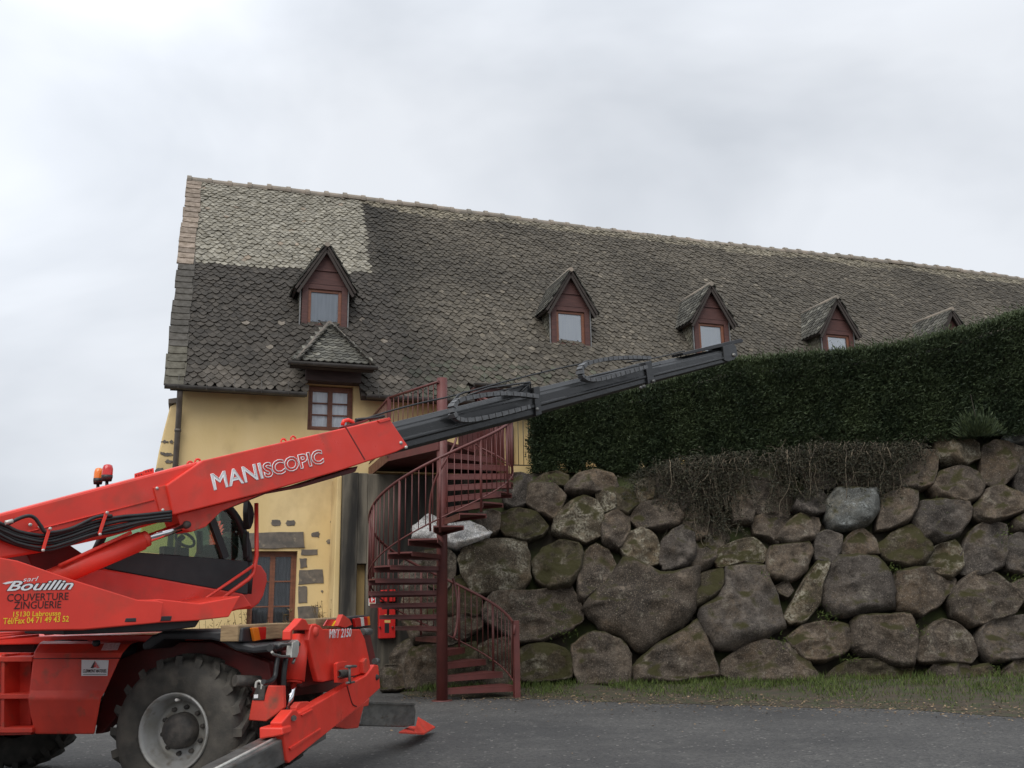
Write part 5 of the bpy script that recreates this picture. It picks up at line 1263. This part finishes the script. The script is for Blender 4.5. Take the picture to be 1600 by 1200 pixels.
def wheel(e, w, sgn=1):
    """outer face at w, the tyre reaching away from us when sgn=1"""
    ax = K.w*sgn; c = K.g(e, w, .590)
    mb = MB().lathe(c, ax, [(.285, .05), (.30, .015), (.335, .0), (.40, -.014), (.46, -.01), (.505, .012), (.535, .045), (.546, .09), (.548, .2), (.546, .33), (.535, .375), (.505, .41), (.40, .43), (.30, .40), (.285, .37)], 56)
    x = np.cross(ax, Z); 
    for k in range(20):
        for s_ in (0, 1):
            a = 2*math.pi*(k+.5*s_)/20
            def pt(r, a_, h): return c + ax*h + (x*math.cos(a_)+Z*math.sin(a_))*r
            h0, h1 = (.0, .235) if s_ == 0 else (.42, .185)
            da = .24; wd = .07
            lo_, hi_ = .53, .606
            A0 = [pt(.47, a-wd, h0+(.012 if s_ == 0 else -.012)), pt(.47, a+wd, h0+(.012 if s_ == 0 else -.012)), pt(.578, a+wd*.72, h0+(.03 if s_ == 0 else -.03)), pt(.578, a-wd*.72, h0+(.03 if s_ == 0 else -.03))]
            A1 = [pt(lo_, a+da-wd, h1), pt(lo_, a+da+wd, h1), pt(.592, a+da+wd*.62, h1), pt(.592, a+da-wd*.62, h1)]
            mb.hull2(A0, A1)
    wh = mb.build('wheel', M['rubber'], tele)
    wh.name = 'wheel'
    rm = MB().lathe(c, ax, [(.302, .02), (.300, -.006), (.288, -.004), (.278, .012), (.268, .02), (.262, .07), (.236, .085), (.228, .14), (.19, .155), (.11, .155), (.0, .155)], 48).build('rim', M['rim'], wh)
    MB().lathe(c, ax, [(.14, .155), (.135, .06), (.12, .045), (.105, .03), (.06, .022), (0, .02)], 28).build('hub', M['hub'], wh)
    for k in range(10):
        a = 2*math.pi*(k+.3)/10; MB().lathe(c+ax*.155+(x*math.cos(a)+Z*math.sin(a))*.178, -ax, [(0, .028), (.017, .028), (.02, 0)], 8).build('wheel_nut', M['hub'], wh)
    a = 1.6; MB().tube([c+ax*.09+(x*math.cos(a)+Z*math.sin(a))*.235, c+ax*.03+(x*math.cos(a)+Z*math.sin(a))*.243], .012, 6).build('valve', M['lenswhite'], wh)
wheel(0, 0); wheel(-2.72, 0); wheel(-.1, 1.92, -1); wheel(-2.72, 1.92, -1)

# stabiliser end
EE = .86
frame_ = MB().prism(kq([(430, 985), (470, 975), (575, 975), (590, 1040), (560, 1075), (440, 1090)], EE-.3), K.e*-.2).build('end_frame', M['darkred'], tele, .01)
Q10 = lambda L_: [(380+a/4.8, 950+b/4.8) for a, b in L_]
plate = qprism('end_plate', Q10([(505, 150), (520, 125), (550, 118), (575, 130), (600, 158), (880, 160), (915, 235), (945, 370), (947, 450), (920, 492), (760, 522), (600, 555), (562, 548), (535, 450), (492, 240)]), EE+.10, .05, bev=.01)
MB().lathe(K.q(380+540/4.8, 950+180/4.8, EE+.10), K.e, [(0, .02), (.035, .02), (.045, .0)], 18).build('pivot_pin', M['redworn'], plate)
hoodp = qprism('cylinder_bracket', Q10([(352, 240), (355, 170), (400, 125), (440, 78), (470, 85), (490, 122), (560, 122), (520, 165), (372, 168), (372, 240)]), EE+.09, .07, bev=.008)
b0, b1_ = K.q(380+430/4.8, 950+205/4.8, EE+.0), K.q(380+385/4.8, 950+545/4.8, EE+.0); r0, r1 = b1_, K.q(380+330/4.8, 950+765/4.8, EE+.0)
mb = MB().tube([b0, b1_], [.072, .082], 22); jack = mb.build('jack_cylinder', M['red'], tele)
MB().tube([b1_+(b1_-b0)*.0, b1_+(b1_-b0)*.045], .06, 20).build('gland', M['redworn'], jack)
MB().tube([r0, r1], .028, 16).build('rod', M['chrome'], jack)
MB().prism(kq(Q10([(372, 262), (408, 238), (422, 250), (418, 330), (405, 372), (362, 372)]), EE+.1), K.e*-.05).build('valve_block', M['zinc'], jack, .004)
mb = MB()
for L_, r_ in (([(372, 268), (320, 272), (270, 270)], .012), ([(360, 362), (290, 365), (230, 350), (215, 330)], .011), ([(385, 380), (372, 415)], .012)): mb.tube(kq(Q10(L_), EE+.08), r_, 7)
mb.build('hydraulic_pipe', M['gsteel'], jack)
mb = MB()
for L_, r_ in (([(320, 380), (305, 500), (300, 650), (290, 780)], .022), ([(270, 330), (250, 430), (235, 520), (190, 556), (150, 555)], .02), ([(200, 300), (250, 300), (330, 285)], .03)): mb.tube(kq(smooth(Q10(L_), 4), EE-.02), r_, 8)
mb.build('hose', M['hose'], jack)
vb = kprism('valve_housing', Q10([(38, 842), (65, 690), (150, 690), (185, 580), (300, 585), (305, 750), (250, 795), (170, 852)]), .12, .05, m='redworn', bev=.008)
MB().prism(kp(Q10([(65, 690), (95, 600), (110, 575), (165, 590), (155, 692)]), .11), K.w*.1).build('valve_block', M['hub'], vb, .004)
MB().tube(kp(smooth(Q10([(95, 600), (100, 560), (125, 548), (140, 570), (138, 610)]), 4), .12), .012, 7).build('hydraulic_pipe', M['zinc'], vb)
MB().prism(kp(Q10([(80, 650), (112, 648), (110, 675), (80, 678)]), .106), K.w*.01).build('label_plate', M['white'], vb)
qprism('jack_foot_bracket', Q10([(400, 740), (430, 705), (495, 700), (490, 745), (440, 790), (400, 770)]), EE+.1, .06, m='redworn')
# near stabiliser leg, running across the end of the chassis towards us
LE = EE+.16
leg = qprism('stabiliser', Q10([(290, 860), (370, 765), (400, 762), (420, 790), (520, 735), (780, 585), (925, 505), (985, 425), (1015, 430), (1030, 600), (900, 720), (640, 930), (345, 1165), (330, 1150), (320, 1080)]), LE, .10, bev=.01)
MB().prism(kq(Q10([(440, 800), (525, 755), (528, 768), (446, 812)]), LE+.012), K.e*-.02).build('weld_strip', M['red'], leg, .003)
MB().prism(kq(Q10([(350, 1050), (585, 900), (590, 912), (360, 1070)]), LE+.012), K.e*-.02).build('weld_strip', M['red'], leg, .003)
MB().tube(kq(smooth(Q10([(780, 585), (800, 660), (820, 720), (850, 738)]), 4), LE+.002), .006, 5).build('seam', M['darkred'], leg)
MB().tube([K.q(380+380/4.8, 950+825/4.8, LE+.02), K.q(380+380/4.8, 950+825/4.8, LE-.3)], .022, 10).build('rod_pin', M['hub'], leg)
MB().lathe(K.q(380+1000/4.8, 950+520/4.8, LE), K.e, [(0, .02), (.02, .02), (.03, .0)], 10).build('lock_bolt', M['hub'], leg)
wl_ = K.co(K.q(438, 1140, LE))[1]
bx = MB().prism(kp(Q10([(118, 895), (292, 897), (298, 955), (120, 985)]), wl_), K.w*.16).build('leg_collar', M['red'], leg, .012)
a0, a1 = K.q(452, 1158, LE-.12), K.q(352, 1212, LE-.12); d_ = a1-a0; d_ /= np.linalg.norm(d_)
gz = (a0[2]-.10)/max(-d_[2], .05); a2 = a0+d_*min(gz, 1.9)
MB().bar(a0-d_*.5, a2, .2, .19).build('inner_tube', M['gsteel'], leg, .015)
MB().tube([a0+d_*.02+Z*.1+K.e*.05, a2+Z*.1+K.e*.05], .012, 6).build('wear_strip', M['zinc'], leg)
ft = a2+d_*.1; MB().prism([np.array([ft[0]+dx, ft[1]+dy, .02]) for dx, dy in ((-.2, -.2), (.2, -.2), (.2, .2), (-.2, .2))], Z*.05).build('foot_plate', M['redworn'], leg, .01)
# far stabiliser leg
qprism('leg_sleeve', Q10([(690, 890), (770, 820), (900, 715), (950, 675), (940, 735), (905, 740), (865, 900), (780, 908)]), EE-.05, .22, m='redworn')
FE = EE-.1
far = MB().prism(kq([(562, 1132), (568, 1103), (580, 1096), (648, 1101), (650, 1112), (648, 1133), (634, 1136), (566, 1134)], FE), K.e*-.2).build('stabiliser', M['gsteel'], tele, .01)
MB().prism(kq([(566, 1096), (649, 1099), (649, 1102), (566, 1099)], FE+.02), K.e*-.24).build('top_strip', M['gsteel'], far)
f0 = kq([(622, 1146), (663, 1148.5)], FE+.12)
pA, pB, pC, pD = K.q(623, 1146, FE+.12), K.q(662, 1148.5, FE+.12), K.q(680, 1138, FE+.0), K.q(653, 1120, FE-.1)
MB().prism([pA, pB, pC, K.q(640, 1137, FE-.2)], Z*.018).build('foot_plate', M['redworn'], far, .004)
MB().add([pB+Z*.018, pC+Z*.018, pD, pB*.6+pA*.4+Z*.018], [[0, 1, 2], [0, 2, 3], [1, 3, 2], [0, 3, 1]]).build('foot_gusset', M['redworn'], far)
# hitch bracket and lamps
hb = qprism('hitch_bracket', Q10([(700, 420), (718, 405), (778, 400), (785, 440), (720, 452), (720, 540), (825, 520), (825, 562), (705, 560)]), EE+.17, .03, bev=.003)
mb = MB().tube(kq(Q10([(770, 440), (845, 437)]), EE+.24), .012, 8); mb.tube(kq(Q10([(795, 445), (797, 565)]), EE+.23), .013, 8); mb.tube(kq(Q10([(775, 562), (832, 555)]), EE+.23), .01, 8); mb.build('hitch_pin', M['gsteel'], hb)
mb = MB(); c0_, c1__ = K.q(380+715/4.8, 950+495/4.8, EE+.18), K.q(380+775/4.8, 950+490/4.8, EE+.18)
mb.tube([c0_+(c1__-c0_)*i/60+Z*.028*math.cos(i*.9)+K.e*.028*math.sin(i*.9) for i in range(61)], .007, 5); mb.build('spring', M['hub'], hb)
MB().tube([K.q(585, 1033, EE+.0), K.q(590, 1033, EE+.0)], .03, 12).build('pivot_pin', M['gsteel'], plate)
qprism('pivot_lug', Q10([(900, 400), (925, 375), (948, 385), (955, 450), (930, 495), (905, 490)]), EE+.14, .12, m='redworn')
MB().tube([K.q(566, 987, EE-.1), K.q(578, 987, EE-.1)], .035, 12).build('tow_tube', M['gsteel'], tele)
def lamp(poly, e, split, hous):
    h = qprism('lamp_housing', hous, e-.012, .14, m='black', bev=.012)
    for (a, b, m_) in split:
        (x0, y0), (x1, y1), (x2, y2), (x3, y3) = poly
        top = lambda f: (x0+(x1-x0)*f, y0+(y1-y0)*f); bot = lambda f: (x3+(x2-x3)*f, y3+(y2-y3)*f)
        MB().prism(kq([top(a), top(b), bot(b), bot(a)], e+.02), K.e*-.03).build('lens', M[m_], h, .006)
lamp([(395, 981), (428, 978), (431, 996), (399, 1002)], .6, [(0, .28, 'lensorange'), (.28, .7, 'lensred'), (.7, .84, 'lenswhite'), (.84, 1, 'lensred')], [(380, 981), (396, 978), (428, 975.5), (434, 998), (398, 1005), (378, 1003)])
lamp([(554, 966.5), (578, 963), (579, 977), (556, 980)], .62, [(0, .4, 'lensred'), (.4, .6, 'lenswhite'), (.6, .85, 'lensred'), (.85, 1, 'lensorange')], [(545, 965), (556, 963), (577, 961), (580, 979), (556, 982), (546, 980)])
tri = MB().prism(kq([(528, 978), (536, 960), (546, 967), (551, 976), (540, 981)], EE), K.e*-.05).build('reflector_bracket', M['redworn'], tele, .004)
MB().prism(kq([(506, 978), (512, 968), (524, 968), (522, 978)], EE-.05), K.e*-.01).build('reflector', M['lensred'], tele)
MB().prism(kq([(520, 978), (525, 970), (529, 978)], EE-.04), K.e*-.01).build('warning_sticker', M['yellow'], tele)
en = K.e
text('MRT', K.q(514, 997.5, EE+.10), K.q(530, 996.5, EE+.10), .075, en, M['white'], plate, outline=.012, shear=.15)
text('2150', K.q(532, 996.5, EE+.10), K.q(548.5, 995, EE+.10), .08, en, M['white'], plate, fat=.02, shear=.15)

# timber blocks lying on the chassis
def timber(c, az, L_, wd, h, label):
    a = R_(az); d = np.array([math.cos(a), math.sin(a), 0]); s_ = np.array([-d[1], d[0], 0]); c = np.asarray(c)
    o = MB().prism([c-s_*wd/2, c+s_*wd/2, c+s_*wd/2+Z*h, c-s_*wd/2+Z*h], d*L_).build('timber_block', M['bark'], None, .008, loc=tuple(c))
    tag(o, label, 'timber', 'timber blocks on the machine')
pt = K.p(357, 1002.5, -.06); timber(pt, 68, .75, .17, .125, 'squared timber block lying on the black mudguard beside the near tail lamp')
pt = K.p(478, 985, 1.0); timber(pt, 78, .7, .18, .10, 'squared timber block lying behind the red end plate near the far tail lamp')
